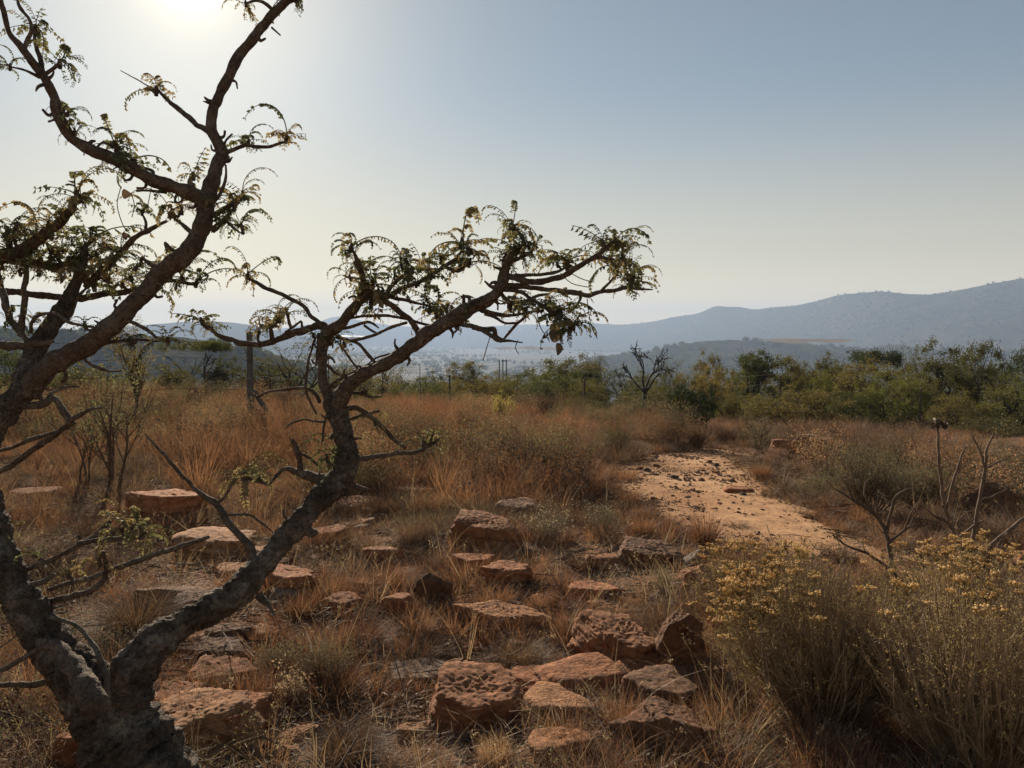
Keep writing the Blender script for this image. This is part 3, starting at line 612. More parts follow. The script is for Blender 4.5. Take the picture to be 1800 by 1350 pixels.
# fronds
def frond_mesh(seed, droop, L, pairs, leaf):
    r = random.Random(seed); mb = MB(); n = 9
    th = math.radians(r.uniform(5, 70)) ; p = np.zeros(3); pts = [p.copy()]; side = r.uniform(-0.4, 0.4)
    for i in range(n):
        d = np.array([math.cos(th) * math.cos(side * i / n), math.cos(th) * math.sin(side * i / n), math.sin(th)])
        p = p + d * L / n; pts.append(p.copy()); th -= droop / n * (0.6 + 0.8 * i / n)
    pts = np.array(pts); q, rr = catmull(pts, np.linspace(0.0013, 0.0006, len(pts)), L / 14)
    V, T = tube(q, rr, 4); mb.add(V, T)
    for i in range(pairs):
        t = min(.99, 0.3 + 0.69 * i / (pairs - 1) + r.uniform(-.02, .02)); f = t * (len(q) - 1); k = min(int(f), len(q) - 2)
        c = q[k] + (q[k + 1] - q[k]) * (f - k); tn = q[k + 1] - q[k]; tn = tn / np.linalg.norm(tn)
        sd = np.cross(tn, [0, 0, 1.0]); sd /= np.linalg.norm(sd) + 1e-9
        for s in (-1, 1):
            if r.random() < .12: continue
            l = leaf * .86 * r.uniform(0.75, 1.15) * (1.0 if t < 0.85 else 0.75)
            d = sd * s * r.uniform(0.5, 0.9) + tn * r.uniform(0.1, 0.5) + np.array([0, 0, -1]) * r.uniform(0.15, 0.9); d /= np.linalg.norm(d)
            w = np.cross(d, tn + np.array([0.1, 0.2, 0.3])); w /= np.linalg.norm(w) + 1e-9
            up = np.cross(d, w) * l * 0.22
            mb.add([c, c + d * l * 0.5 + w * l * 0.36 + up, c + d * l, c + d * l * 0.5 - w * l * 0.36 + up], [[0, 1, 2], [0, 2, 3]])
    return mb
FR = [frond_mesh(s, dr, L, pr, lf) for s, dr, L, pr, lf in [(1, 2.3, .10, 11, .0135), (2, 2.9, .13, 15, .0125), (3, 1.2, .08, 7, .017), (4, 2.6, .075, 8, .0135), (5, .8, .07, 5, .020), (6, 2.9, .15, 18, .011), (7, 2.0, .06, 5, .017), (8, 1.8, .11, 7, .017)]]
FRM = [f.mesh('frond', M_frond) for f in FR]
def rotmat(e): return np.array(Euler(e).to_matrix())
ROS = []
for s in range(6):
    r = random.Random(40 + s); mb = MB()
    V, T = tube(np.array([[0, 0, -.012], [0, 0, 0], [0.002, 0, .012]]), np.array([.005, .006, .003]), 7); mb.add(V, T, 1)
    for i in range(9):
        f = FR[r.randrange(8)]; R = rotmat((r.uniform(-.5, .5), r.uniform(-.4, .5), r.uniform(0, 6.28))) * r.uniform(.55, .95)
        V = np.concatenate(f.V) @ R.T + np.array([r.uniform(-.008, .008), r.uniform(-.008, .008), r.uniform(-.012, .008)]); mb.add(V, np.concatenate(f.T), 0)
    ROS.append(mb.mesh('leaf_spray', [M_frond, M_bark2]))
SPR = [(62,52,1.2),(105,112,1),(18,118,.9),(118,200,.9),(132,232,.9),(275,160,1),(503,245,1.1),(437,250,.8),(432,6,.8),(520,-2,.9),(300,375,1.1),(320,372,1),(250,374,.8),(428,342,1.1),(412,364,1.2),(395,388,.9),(425,398,.8),
 (340,310,.9),(205,262,1.1),(235,285,1.2),(222,300,.8),(136,345,1.4),(140,352,1),(90,415,1),(60,420,1),(28,400,1),(12,412,1.1),(150,440,1.2),(170,448,1),(110,440,.9),(132,460,1),(178,470,1),(200,455,1),(215,440,.8),(150,490,1),(190,490,1.1),(230,490,1),(260,490,1),
 (300,485,1),(320,490,1.1),(345,498,.9),(268,505,.9),(125,470,.9),(48,470,.8),(70,480,.7),(5,470,.9),(20,445,1.1),(295,600,.9),(345,560,.0),
 (355,565,1),(372,577,.8),(435,484,.9),(490,560,1.2),(505,552,1),(475,575,.9),(455,585,.7),(617,436,1.1),(625,465,1),(615,488,.8),(640,510,.9),(655,500,1),(665,515,.9),(715,460,1.1),(722,478,1.2),(732,500,.9),(705,455,.8),(775,455,.8),(812,428,1.2),(826,440,1.1),(825,462,1),
 (740,470,.8),(755,545,1),(768,556,1.2),(785,560,1),(652,535,.9),(660,555,.6),(900,402,1.2),(908,408,.8),(903,440,1.1),(918,448,1),(934,442,.9),(890,447,.8),(980,465,1),(997,466,1.1),(1060,428,1.2),(1083,424,1.1),(1095,452,1.3),(1108,462,1.2),(1084,465,1),(1112,490,1.1),(1120,500,.8),(1105,508,.7),(895,540,1),(925,545,1),(945,545,1),(962,540,.9),(985,548,1.2),(1000,545,1),(978,556,.9),(1006,573,1.1),(1000,580,.8),(560,600,1.1),(580,600,1),(605,605,1),(550,590,.8),
 (640,690,.8),(660,745,.9),(745,782,1),(760,770,.9),(590,795,1.1),(575,805,.9),(430,838,1.3),(410,845,1),(455,842,1),(215,925,1.2),(200,935,1),(250,938,1.1),(235,930,1),(175,990,.8),(120,1010,.8),(60,975,.7),(5,935,.8),(15,430,1.2),(45,445,1.1),(70,450,1.1),(95,470,1.1),(35,480,1),(110,490,1),(165,505,1.1),(215,500,1),(240,470,1),(85,395,1),(110,375,1),(160,420,1.1),(185,430,1),(20,560,.9),(60,560,.8),(150,575,.9),(230,600,.8)]
rs = random.Random(9); nfr = 0
ROS_C = 0
for k, (a, b, s) in enumerate(SPR):
    if s <= 0: continue
    D = depth_at(a, b)[1]; p = P(a, b, D) + TINV; s *= rs.uniform(1.05, 1.6) * D / 3.1
    low = b > 820
    o = link('leaf_spray', ROS[k % 6], tree, p, (rs.uniform(-.35, .35), rs.uniform(-.35, .35), rs.uniform(0, 6.28)), s * (1.15 if low else 1))
    for j in range(3 if nfr < 300 else 0):
        link('frond', FRM[rs.randrange(8)], o, (0, 0, 0.004 * j), (rs.uniform(-.5, .5), rs.uniform(-.5, .4), j * 2.1 + rs.uniform(-.6, .6)), rs.uniform(.7, 1.45)); nfr += 1
# a twig under each spray whose place lies off the branches
for k, (a, b, s) in enumerate(SPR):
    if s <= 0: continue
    best = None
    for L in LINES:
        for q in L:
            d = math.hypot(q[0] - a, q[1] - b)
            if best is None or d < best[0]: best = (d, q)
    d, q = best
    if 6 < d < 60:
        D = depth_at(a, b)[1]
        pts = [(q[0], q[1], q[2], 7), ((q[0] + a) / 2 + rs.uniform(-4, 4), (q[1] + b) / 2 + rs.uniform(1, 6), (q[2] + D) / 2, 6), (a, b, D, 5)]
        V, T = wood('twig', pts, None, 7, 0.012, 0.2, k * 2.3); link('twig', mesh_from('twig', V, T, M_bark2, True), tree)
# thin hanging tendrils
for pts in [[(940,522),(943,545),(950,575),(965,598)], [(1032,524),(1034,545),(1040,575),(1050,595)], [(862,590),(856,610),(849,634)], [(910,598),(906,612),(912,622)], [(985,480),(1005,498),(1035,505)], [(1000,478),(1022,490),(1044,496)], [(212,330),(206,360),(216,395),(228,410)], [(230,338),(236,360),(232,382)], [(266,330),(262,350),(258,372)]]:
    D = depth_at(*pts[0])[1] - 0.02; pp = [(a, b, D, 1.7) for a, b in pts]
    W = np.array([list(P(a, b, d) + TINV) for a, b, d, _ in pp]); q, r = catmull(W, [0.0017] * len(pp), 0.012); V, T = tube(q, r, 4)
    link('tendril', mesh_from('tendril', V, T, M_twig), tree)
# dead hanging leaves
for a, b, sx, sz, rr in [(975, 587, 24, 30, .5), (980, 614, 14, 22, -.5), (219, 341, 15, 17, .3), (217, 414, 10, 12, 0)]:
    D = depth_at(a, b)[1] - 0.01; p = P(a, b, D) + TINV; k = D / F; mb = MB()
    n = 8; V = []; 
    for i in range(n + 1):
        t = i / n; w = math.sin(math.pi * min(1, t * 0.95 + 0.03)) ** 0.7 * sx * k * 0.5
        for s in (-1, 0, 1): V.append((s * w + 0.15 * sx * k * math.sin(t * 3), 0.004 * (abs(s)) + 0.006 * math.sin(t * 4 + s), (0.5 - t) * sz * k))
    T = []
    for i in range(n):
        for j in range(2): q = i * 3 + j; T += [[q, q + 1, q + 4], [q, q + 4, q + 3]]
    mb.add(V, T); link('dead_leaf', mb.mesh('dead_leaf', M_deadleaf, True), tree, p, (0, 0, rr))

# ------------------------------------------------------------------ rocks
def ico(sub):
    import bmesh
    bm = bmesh.new(); bmesh.ops.create_icosphere(bm, subdivisions=sub, radius=1.0)
    V = np.array([v.co[:] for v in bm.verts]); T = np.array([[v.index for v in f.verts] for f in bm.faces]); bm.free(); return V, T
ICO = {s: ico(s) for s in (2, 3, 4, 5, 6)}
def rock_mesh(name, w, d, hh, seed, mat, kind='block', sub=5):
    V, T = ICO[sub]; r = np.random.default_rng(seed)
    N = []; H = []
    def plane(n, hgt): n = np.array(n, float); N.append(n / np.linalg.norm(n)); H.append(hgt)
    j = lambda s: r.normal(scale=s)
    if kind == 'block':
        plane((j(.12), j(.12), 1), r.uniform(.72, .85)); plane((0, 0, -1), .9)
        a0 = r.uniform(0, 1.57)
        for k in range(4): a = a0 + k * 1.57 + j(.25); plane((math.cos(a), math.sin(a), j(.22)), r.uniform(.72, .9))
        for k in range(5): a = r.uniform(0, 6.28); plane((math.cos(a), math.sin(a), r.uniform(-.3, .9)), r.uniform(.88, 1.02))
    elif kind == 'cut':
        plane((.10, -.16, 1), .74); plane((0, 0, -1), .9); plane((.42, -1, .02), .80); plane((-.75, -.8, .05), .86); plane((-1, .15, .12), .84); plane((1, .35, .1), .84); plane((0, 1, .1), .9); plane((.8, -.4, .75), 1.0); plane((-.5, -.5, 1), 1.0)
    elif kind == 'slab':
        plane((j(.08), j(.08), 1), r.uniform(.6, .72)); plane((0, 0, -1), .9)
        for k in range(6): a = k * 1.047 + j(.3); plane((math.cos(a), math.sin(a), j(.15)), r.uniform(.72, .98))
        for k in range(3): a = r.uniform(0, 6.28); plane((math.cos(a), math.sin(a), r.uniform(.4, 1.0)), r.uniform(.85, .98))
    else:
        for k in range(15): v = r.normal(size=3); plane(v, r.uniform(.78, 1.0))
    N = np.array(N); H = np.array(H); dt = V @ N.T
    rr = np.where(dt > 0.05, H[None] / np.maximum(dt, 0.05), 9.0)
    kk = 26.0; rad = -np.log(np.exp(-kk * np.minimum(rr, 3)).sum(1)) / kk
    rad = np.minimum(rad, 1.45)
    Q = V * rad[:, None]
    if kind != 'round': Q = Q * (1 + 0.07 * fbm(Q[:, 0] * .8 + seed, Q[:, 1] * .8, Q[:, 2] * .8 + 3, 2)[:, None])
    so = r.uniform(0, 50)
    Q = Q * (1 + 0.065 * fbm(Q[:, 0] * 1.5 + so, Q[:, 1] * 1.5, Q[:, 2] * 1.5, 4)[:, None])
    Q = Q * np.array([w / 2, d / 2, hh / 2])
    m = (w * d * hh) ** (1 / 3.)
    sc = 1.0 / m
    lay = fbm(Q[:, 0] * 2.0 * sc + so, Q[:, 1] * 2.0 * sc, Q[:, 2] * 13.0 * sc, 3)                  # bedding
    pit = np.minimum(0, pn(Q[:, 0] * 7 * sc + so, Q[:, 1] * 7 * sc, Q[:, 2] * 7 * sc) + 0.12)          # hollows
    fine = fbm(Q[:, 0] * 18 * sc + so, Q[:, 1] * 18 * sc, Q[:, 2] * 18 * sc, 3)
    Nn = V / np.linalg.norm(V, axis=1)[:, None]
    hz = np.stack([Nn[:, 0], Nn[:, 1], Nn[:, 2] * 0.35], 1)
    Q = Q + hz * (0.04 * m * lay)[:, None] + Nn * (m * ((0.008 if kind == 'cut' else 0.035) * pit + 0.018 * fine))[:, None]
    return mesh_from(name, Q, T, mat, True)
ROCKS = []                                           # (x, y, radius) for keeping grass off them
def rock(x0, x1, y0, y1, label, kind='block', mat=M_rock, seed=1, depth=1.0, tilt=(0, 0), rz=0.0, sub=5, sink=.2, name='rock', group=None, hs=1.0):
    cx = (x0 + x1) / 2; g = G(cx, y1); D = g.y
    w = (x1 - x0) * D / F
    view = math.atan2(EYE - g.z, D)
    app = (y1 - y0) * D / F                           # apparent height = h cos + depth sin
    dep = w * depth
    hh = max(0.3 * app, (app - dep * 0.8 * math.sin(view)) / math.cos(view)) * hs
    hh *= 0.84; tilt = (tilt[0] + .1, tilt[1]); hh2 = hh / (1 - sink)
    c = Vector((g.x * (1 + dep * 0.42 / D), D + dep * 0.42, 0)); c.z = gz(c.x, c.y) + hh2 * (0.5 - sink)
    o = link(name, rock_mesh(name, w * 1.12, dep * 1.1, hh2 * 1.2, seed, mat, kind, sub), None, c, (tilt[0], tilt[1], rz))
    tag(o, label, 'rock' if name == 'rock' else 'stone', group)
    ROCKS.append((c.x, c.y, max(w, dep) * 0.48)); return o
rock(752, 928, 1158, 1300, 'largest orange block of sandstone with a split left side, bottom centre', 'cut', M_rock, 3, .95, (-.08, .04), .1, 6)
rock(884, 992, 1156, 1218, 'flat red slab touching the back right of the big orange block', 'slab', M_rock, 5, .9, (-.1, .1), .3, 5)
rock(690, 800, 1152, 1205, 'low grey brown slab half buried behind the big orange block', 'slab', M_rock3, 7, .9, (-.05, .02), .2, 5, .4)
rock(256, 450, 1190, 1330, 'broad orange slab beside the tree trunk, bottom left', 'slab', M_rock2, 9, .95, (-.14, -.04), .2, 6)
rock(355, 476, 1208, 1312, 'rounded pitted orange block resting on the broad slab by the trunk', 'block', M_rock, 12, .8, (.05, .08), .4, 6, .1)
rock(330, 442, 1152, 1205, 'lit flat topped stone lowest of three under the leaning limb', 'block', M_rock, 14, .7, (0, .02), .1, 5)
rock(300, 450, 1118, 1165, 'long dark ledge, middle of three stones under the leaning limb', 'slab', M_rock4, 16, .6, (0, .03), 0, 5)
rock(358, 432, 1096, 1128, 'small reddish brown stone, uppermost of three under the leaning limb', 'block', M_rock4, 18, .7, (0, 0), .3, 4)
rock(232, 356, 846, 918, 'big flat topped orange boulder behind the dead diagonal branch', 'block', M_rock, 20, .8, (-.1, .06), .1, 5)
rock(22, 104, 848, 884, 'flat orange slab near the left edge behind the trunk', 'slab', M_rock, 22, .8, (-.1, 0), .2, 4)
rock(308, 444, 922, 985, 'wide layered tan slab behind the leaning limb', 'slab', M_rock2, 24, .9, (-.12, .05), .15, 5)
rock(378, 446, 982, 1018, 'small tan slab tucked against the leaning limb', 'slab', M_rock2, 26, .8, (-.1, 0), .1, 4)
rock(462, 566, 985, 1045, 'tilted pale red slab right of the leaning limb', 'slab', M_rock, 28, .8, (-.2, .18), -.3, 5)
rock(474, 532, 1030, 1068, 'grey slab just below the tilted pale red slab', 'slab', M_rock3, 30, .8, (-.1, .2), -.2, 4)
rock(788, 914, 893, 968, 'angular red boulder with a lit sloping top, centre', 'cut', M_rock, 33, .8, (-.08, .16), .15, 6)
rock(795, 852, 846, 886, 'round grey boulder behind the angular red boulder', 'round', M_rock3, 36, .8, (0, 0), 0, 5)
rock(688, 764, 853, 874, 'flat sunlit slab in the grass left of the round grey boulder', 'slab', M_rock2, 38, .7, (-.05, 0), 0, 4)
rock(806, 872, 966, 1010, 'left half of the layered ledge below the angular red boulder', 'slab', M_rock, 41, .8, (-.06, .06), .2, 5)
rock(852, 936, 976, 1036, 'right half of the layered ledge below the angular red boulder', 'slab', M_rock, 43, .8, (-.08, .03), -.1, 5)
rock(796, 966, 1046, 1115, 'long low orange ledge above the grass mound at centre', 'slab', M_rock2, 45, .55, (-.1, .1), .08, 6)
rock(733, 794, 1008, 1070, 'dark egg shaped boulder tilted to the right, centre', 'round', M_rock4, 47, .8, (.1, .35), .2, 5)
rock(676, 730, 1034, 1084, 'reddish stone left of the dark egg shaped boulder', 'block', M_rock, 49, .8, (0, -.1), .4, 4)
rock(1082, 1198, 942, 1004, 'brown block with a cracked front, right of centre below the path', 'cut', M_rock4, 52, .8, (-.08, .1), .05, 6)
rock(1204, 1262, 992, 1054, 'orange rock leaning beside the yellow flowered shrub', 'block', M_rock2, 55, .8, (-.1, -.15), .3, 5)
rock(1198, 1238, 1016, 1050, 'small orange block in front of the leaning orange rock', 'block', M_rock, 57, .8, (0, 0), .1, 4)
rock(1042, 1150, 1064, 1178, 'long rough orange outcrop left of the upright dark boulder', 'block', M_rock, 60, 1.5, (.02, .15), .45, 6)
rock(1154, 1240, 1066, 1180, 'upright dark rounded boulder right of centre', 'round', M_rock4, 63, .7, (.05, -.1), .2, 6)
rock(1092, 1256, 1158, 1255, 'flat rough brown slab in front of the upright dark boulder', 'slab', M_rock4, 66, .9, (-.1, .05), .3, 5, .3)
rock(1106, 1256, 1222, 1345, 'dark wedge of rock sloping down to the right at the bottom', 'block', M_rock4, 69, .9, (-.25, .28), -.35, 6)
rock(926, 1038, 1266, 1348, 'orange rock half hidden by grass at the bottom edge', 'block', M_rock2, 72, .9, (-.1, .1), .3, 5)
rock(998, 1052, 1113, 1152, 'thin broken orange stone flake right of the grass mound', 'slab', M_rock2, 75, .8, (-.1, .1), .5, 4)
rock(1246, 1296, 1072, 1136, 'orange rock against the left side of the yellow flowered shrub', 'block', M_rock2, 78, .8, (0, -.2), .2, 5)
rock(696, 752, 1266, 1304, 'small orange stone left of the big orange block', 'slab', M_rock2, 81, .8, (-.1, 0), .2, 4)
rock(545, 602, 922, 950, 'squat red stone just right of the leaning limb', 'block', M_rock, 84, .8, (0, 0), .1, 4)
rock(622, 654, 918, 940, 'small grey stone right of the squat red stone', 'block', M_rock3, 86, .8, (0, 0), .3, 3)
rock(1212, 1254, 956, 1000, 'grey upright stone at the near edge of the path', 'round', M_rock3, 88, .8, (0, 0), .1, 4)
rock(1006, 1042, 976, 1004, 'small round pinkish stone left of the cracked brown block', 'round', M_rock2, 90, .8, (0, 0), .1, 4)
rock(1690, 1775, 852, 915, 'reddish brown boulder behind the bare stems at the right', 'round', M_rock4, 92, .8, (0, 0), .1, 5)
rock(1775, 1830, 965, 1010, 'pale orange rock cut by the right edge', 'block', M_rock2, 94, .8, (0, 0), .1, 4)
rock(95, 150, 1285, 1350, 'dark red rock at the foot of the trunk, bottom left corner', 'block', M_rock, 96, .8, (0, 0), .1, 4)
rock(-10, 40, 1190, 1250, 'dark red stone cut by the left edge beside the trunk', 'block', M_rock, 97, .8, (0, 0), .1, 4)
rock(355, 432, 764, 778, 'flat pale stone in the grass below the timber fence post', 'slab', M_rock2, 99, .7, (-.05, 0), 0, 3)
rock(860, 960, 868, 912, 'dark reddish rock behind the grey seeding shrub', 'block', M_rock4, 101, .7, (-.1, .05), .1, 4)
rock(1270, 1330, 850, 868, 'low brown stone at the right bank of the path', 'slab', M_rock, 103, .8, (-.1, .05), .1, 3)
rock(1395, 1440, 756, 782, 'pale upright stone in the low rocky bank beyond the path', 'block', M_rock3, 105, .8, (0, 0), .2, 3)
rock(1428, 1470, 764, 786, 'pale flat stone right of the upright one in the rocky bank', 'slab', M_rock2, 107, .8, (0, 0), .2, 3)
rock(1355, 1392, 768, 788, 'brown stone left of the pale upright stone in the rocky bank', 'block', M_rock, 109, .8, (0, 0), .2, 3)
rock(430, 500, 950, 985, 'broken tan slab against the underside of the dead branch', 'slab', M_rock2, 113, .8, (-.15, .1), .3, 4)
rock(565, 640, 1035, 1085, 'low rust brown slab between the red grass clumps', 'slab', M_rock, 115, .8, (-.1, .05), .4, 4)
rock(640, 700, 955, 990, 'half buried red slab in the middle of the dry grass', 'slab', M_rock, 117, .8, (-.1, 0), .1, 4)
rock(1000, 1090, 1010, 1060, 'half buried rough slab above the long orange outcrop', 'slab', M_rock, 119, .9, (-.1, .05), .3, 5, .35)
rock(560, 660, 870, 905, 'half buried tan slab behind the fork of the leaning limb', 'slab', M_rock2, 121, .8, (-.05, 0), .1, 4, .35)
# half-buried stones among the grass
rq = random.Random(17); HB = [rock_mesh('stone', 1, .8, .42, 260 + k, [M_rock, M_rock2, M_rock, M_rock4, M_rock2][k % 5], 'slab' if k % 3 else 'block', 4) for k in range(10)]
n = 0; HBO = []
while n < 46:
    a, b = rq.uniform(230, 1280), rq.triangular(850, 1345, 1050)
    g = G(a, b)
    if any(math.hypot(g.x - x_, g.y - y_) < r_ * .8 for x_, y_, r_ in ROCKS): continue
    if float(inside_poly(np.array([g.x]), np.array([g.y]), PATH_POLY)[0]) > -.1: continue
    s = rq.choice((.12, .16, .2, .26, .34, .42)) * rq.uniform(.8, 1.2)
    o = link('stone', HB[n % 10], None, (g.x, g.y, g.z - s * .02), (rq.uniform(-.2, .2), rq.uniform(-.2, .25), rq.uniform(0, 6.28)), (s * rq.uniform(.85, 1.3), s, s * rq.uniform(.7, 1.1)))
    tag(o, None, 'stone', 'half buried stones in the foreground'); ROCKS.append((g.x, g.y, s * .4)); n += 1; HBO.append((o, a, b, s, n % 10))
ANCH = [('the big orange block', 840, 1240), ('the slab behind the big block', 935, 1190), ('the broad slab by the trunk', 350, 1270), ('the stones under the leaning limb', 385, 1160), ('the boulder behind the dead branch', 295, 885), ('the wide layered tan slab', 375, 955),
        ('the tilted pale red slab', 515, 1015), ('the angular red boulder', 850, 935), ('the round grey boulder', 822, 868), ('the long low ledge', 880, 1085), ('the layered ledge', 870, 1005), ('the dark egg shaped boulder', 762, 1040), ('the cracked brown block', 1140, 975), ('the long rough outcrop', 1095, 1120),
        ('the upright dark boulder', 1197, 1125), ('the dark wedge of rock', 1180, 1285), ('the bottom edge orange rock', 980, 1310), ('the squat red stone', 572, 938), ('the big dense grass mound', 610, 1290), ('the red tussock by the limb', 535, 1060), ('the dark red brown tussock', 690, 1005), ('the rust brown tussock', 640, 1095), ('the grey twiggy shrublet', 575, 1160), ('the seeding grey shrub', 960, 920)]
seen = {}
for o, a, b, s, v in sorted(HBO, key=lambda q: -q[3]):
    nm, ax, ay = min(ANCH, key=lambda q: math.hypot(q[1] - a, (q[2] - b) * 1.6))
    rel = ('left of' if a < ax else 'right of') if abs(a - ax) > abs(b - ay) * 1.2 else ('just behind' if b < ay else 'just in front of')
    size = 'large' if s > .34 else 'medium' if s > .2 else 'small'; tone = ['orange', 'tan', 'orange', 'dark brown', 'tan'][(v - 1) % 5]
    k = (size, tone, rel, nm); seen[k] = seen.get(k, 0) + 1; o['label'] = '%s%s half buried %s stone %s %s' % ({1: '', 2: 'second ', 3: 'third '}.get(seen[k], 'further '), size, tone, rel, nm)
# stones on and beside the path
rp = random.Random(3); SM = [rock_mesh('stone', 1, .8, .6, 200 + k, ROCKM[k % 4], 'block' if k % 2 else 'round', 3) for k in range(8)]
n = 0
while n < 40:
    a, b = rp.uniform(1075, 1330), rp.uniform(797, 905)
    g = G(a, b); sd = float(inside_poly(np.array([g.x]), np.array([g.y]), PATH_POLY)[0])
    if sd < -.3: continue
    s = rp.uniform(.04, .10) * (1.15 if b < 850 else .9)
    o = link('stone', SM[n % 8], None, (g.x, g.y, g.z + s * .12), (rp.uniform(-.3, .3), rp.uniform(-.3, .3), rp.uniform(0, 6.28)), s)
    tag(o, 'small loose reddish stone lying on the sandy path', 'stone', 'loose stones on the sandy path'); n += 1

# ------------------------------------------------------------------ woody plants
def grow(rng, n_stems, height, spread, levels=3, kids=4, r0=.02, up=.6, wob=.25, first=.3, base_r=.05, shrink=.6):
    """returns polylines [(pts, radii)] and tip list"""
    out, tips = [], []
    def stem(p, d, L, r, lev):
        n = 7; pts = [p.copy()]; dd = d.copy()
        for i in range(n):
            dd = dd + rng.normal(scale=wob, size=3) / math.sqrt(n) + np.array([0, 0, up * 0.14]); dd /= np.linalg.norm(dd)
            p = p + dd * L / n; pts.append(p.copy())
        pts = np.array(pts); rad = np.linspace(r, r * .35, n + 1); out.append((pts, rad, lev))
        if lev < levels:
            for k in range(max(1, int(kids + rng.integers(-1, 2)))):
                t = rng.uniform(first, 1.0); i = min(int(t * n), n - 1); q = pts[i] + (pts[i + 1] - pts[i]) * (t * n - i)
                sd = rng.normal(size=3); sd[2] = abs(sd[2]) * .5; sd /= np.linalg.norm(sd)
                nd_ = dd * .55 + sd * .85; nd_ /= np.linalg.norm(nd_)
                stem(q, nd_, L * shrink * rng.uniform(.7, 1.15), rad[i] * .62, lev + 1)
        else: tips.extend([pts[-1], pts[-3], pts[-5]])
    for k in range(n_stems):
        a = k / n_stems * 6.283 + rng.uniform(-.5, .5); s = spread * rng.uniform(.3, 1)
        d = np.array([math.cos(a) * s, math.sin(a) * s, 1.0]); d /= np.linalg.norm(d)
        stem(np.array([math.cos(a) * base_r, math.sin(a) * base_r, -.05 * height]), d, height * rng.uniform(.55, .75), r0 * rng.uniform(.7, 1), 1)
    return out, np.array(tips)
def wood_mesh(name, out, mat, maxsides=7):
    mb = MB()
    for pts, rad, lev in out:
        V, T = tube(pts, rad, {1: maxsides, 2: 5, 3: 4}.get(lev, 3)); mb.add(V, T)
    return mb.mesh(name, mat, True)
def crown_mesh(name, rng, tips, n, spread, size, mat, flat=1.0, aspect=.55):
    c = tips[rng.integers(0, len(tips), n)] + rng.normal(size=(n, 3)) * spread * np.array([1, 1, flat]) * rng.uniform(.3, 1.2, (n, 1))
    V, T = leaves(c, rng.uniform(.6, 1.35, n) * size, aspect, rng); return mesh_from(name, V, T, mat)
# tree kinds (unit height 1): (trunk mesh, crown mesh)
def tree_kind(seed, kind):
    rng = np.random.default_rng(seed); ell = None
    if kind == 'round':  out, tips = grow(rng, 3, .9, .55, 3, 5, .035, .5, .35, .25, .04); n, sp, sz = 11000, .05, .024; ell = (.60, .46, .36, 70)
    if kind == 'tall':   out, tips = grow(rng, 2, 1.0, .3, 3, 6, .035, .8, .3, .3, .03, .48); n, sp, sz = 10000, .048, .022; ell = (.58, .33, .42, 70)
    if kind == 'sparse': out, tips = grow(rng, 3, 1.1, .45, 3, 5, .03, .7, .4, .3, .03); n, sp, sz = 3200, .05, .020
    if kind == 'bush':   out, tips = grow(rng, 8, .8, 1.1, 3, 4, .02, .4, .35, .15, .08); n, sp, sz = 12000, .06, .026; ell = (.42, .60, .50, 90)
    if kind == 'flat':   out, tips = grow(rng, 3, 1.0, .9, 3, 5, .035, .1, .3, .5, .03); tips[:, 2] = .78 + .12 * rng.uniform(size=len(tips)) + .05 * tips[:, 2]; n, sp, sz = 8000, .06, .024
    if kind == 'umbrella':
        out, tips = grow(rng, 5, 1.0, 1.1, 3, 5, .03, .5, .25, .45, .04); tips[:, 2] = .7 * tips[:, 2] + .3 * np.round(tips[:, 2] * 5) / 5; n, sp, sz = 4200, .045, .018
    if ell:
        zc, rx, rz, m = ell; d = rng.normal(size=(m, 3)); d /= np.linalg.norm(d, axis=1)[:, None]
        wob = 1 + .28 * pn(d[:, 0] * 1.7 + seed, d[:, 1] * 1.7, d[:, 2] * 1.7)
        c = d * (rng.uniform(.25, 1, (m, 1)) ** .45) * wob[:, None] * np.array([rx, rx, rz]); c[:, 2] += zc; c = c[c[:, 2] > .05]
        tips = np.concatenate([tips[rng.integers(0, len(tips), m // 2)], c])
    fl = {'flat': .4, 'umbrella': .35}.get(kind, .75)
    return wood_mesh('trunk', out, M_darkwood), crown_mesh('crown', rng, tips, n, sp, sz, M_leaf, fl)
KINDS = {}
for k in ('round', 'tall', 'sparse', 'bush', 'flat', 'umbrella'):
    KINDS[k] = [tree_kind(300 + 10 * s + len(k) * 7, k) for s in range(3 if k in ('round', 'bush', 'tall') else 2)]
    for tm, cm in KINDS[k]:
        zt = np.empty(len(cm.vertices) * 3, np.float32); cm.vertices.foreach_get('co', zt); zz = zt.reshape(-1, 3)
        cm['top'] = float(np.percentile(zz[:, 2], 99.3)); cm['wid'] = float(np.percentile(zz[:, 0], 98) - np.percentile(zz[:, 0], 2))
OL, GR, BG, DK, TW, GY = (1.25, .98, .75), (1.0, .94, .7), (1.3, 1.2, .7), (.5, .55, .55), (1.55, 1.12, .85), (1.2, .95, .85)
tcount = {}
def tree_at(x0, x1, ytop, D, kind, tint, label, name='tree', group=None, cat=None):
    """crown spans photo columns x0..x1 at distance D with its top on row ytop; stands on the terrain"""
    cx = (x0 + x1) / 2; t = P(cx, ytop, D); z0 = gz(t.x, D); v = tcount.get(kind, 0); tcount[kind] = v + 1
    tm, cm = KINDS[kind][v % len(KINDS[kind])]
    H = t.z - z0; W = (x1 - x0) * D / F * 1.22; sz = H / cm['top']; sx = W / cm['wid']
    sx = max(sx, sz * .45)
    root = thing(name, label, cat or ('bush' if kind == 'bush' else 'tree'), (t.x, D, z0), group, random.uniform(0, 6.28))
    root.scale = (sx, sx, sz)
    link('trunk', tm, root); c = link('crown', cm, root); c.color = (*tint, 1)
    return root
gB = 'trees and bushes along the wooded slope'
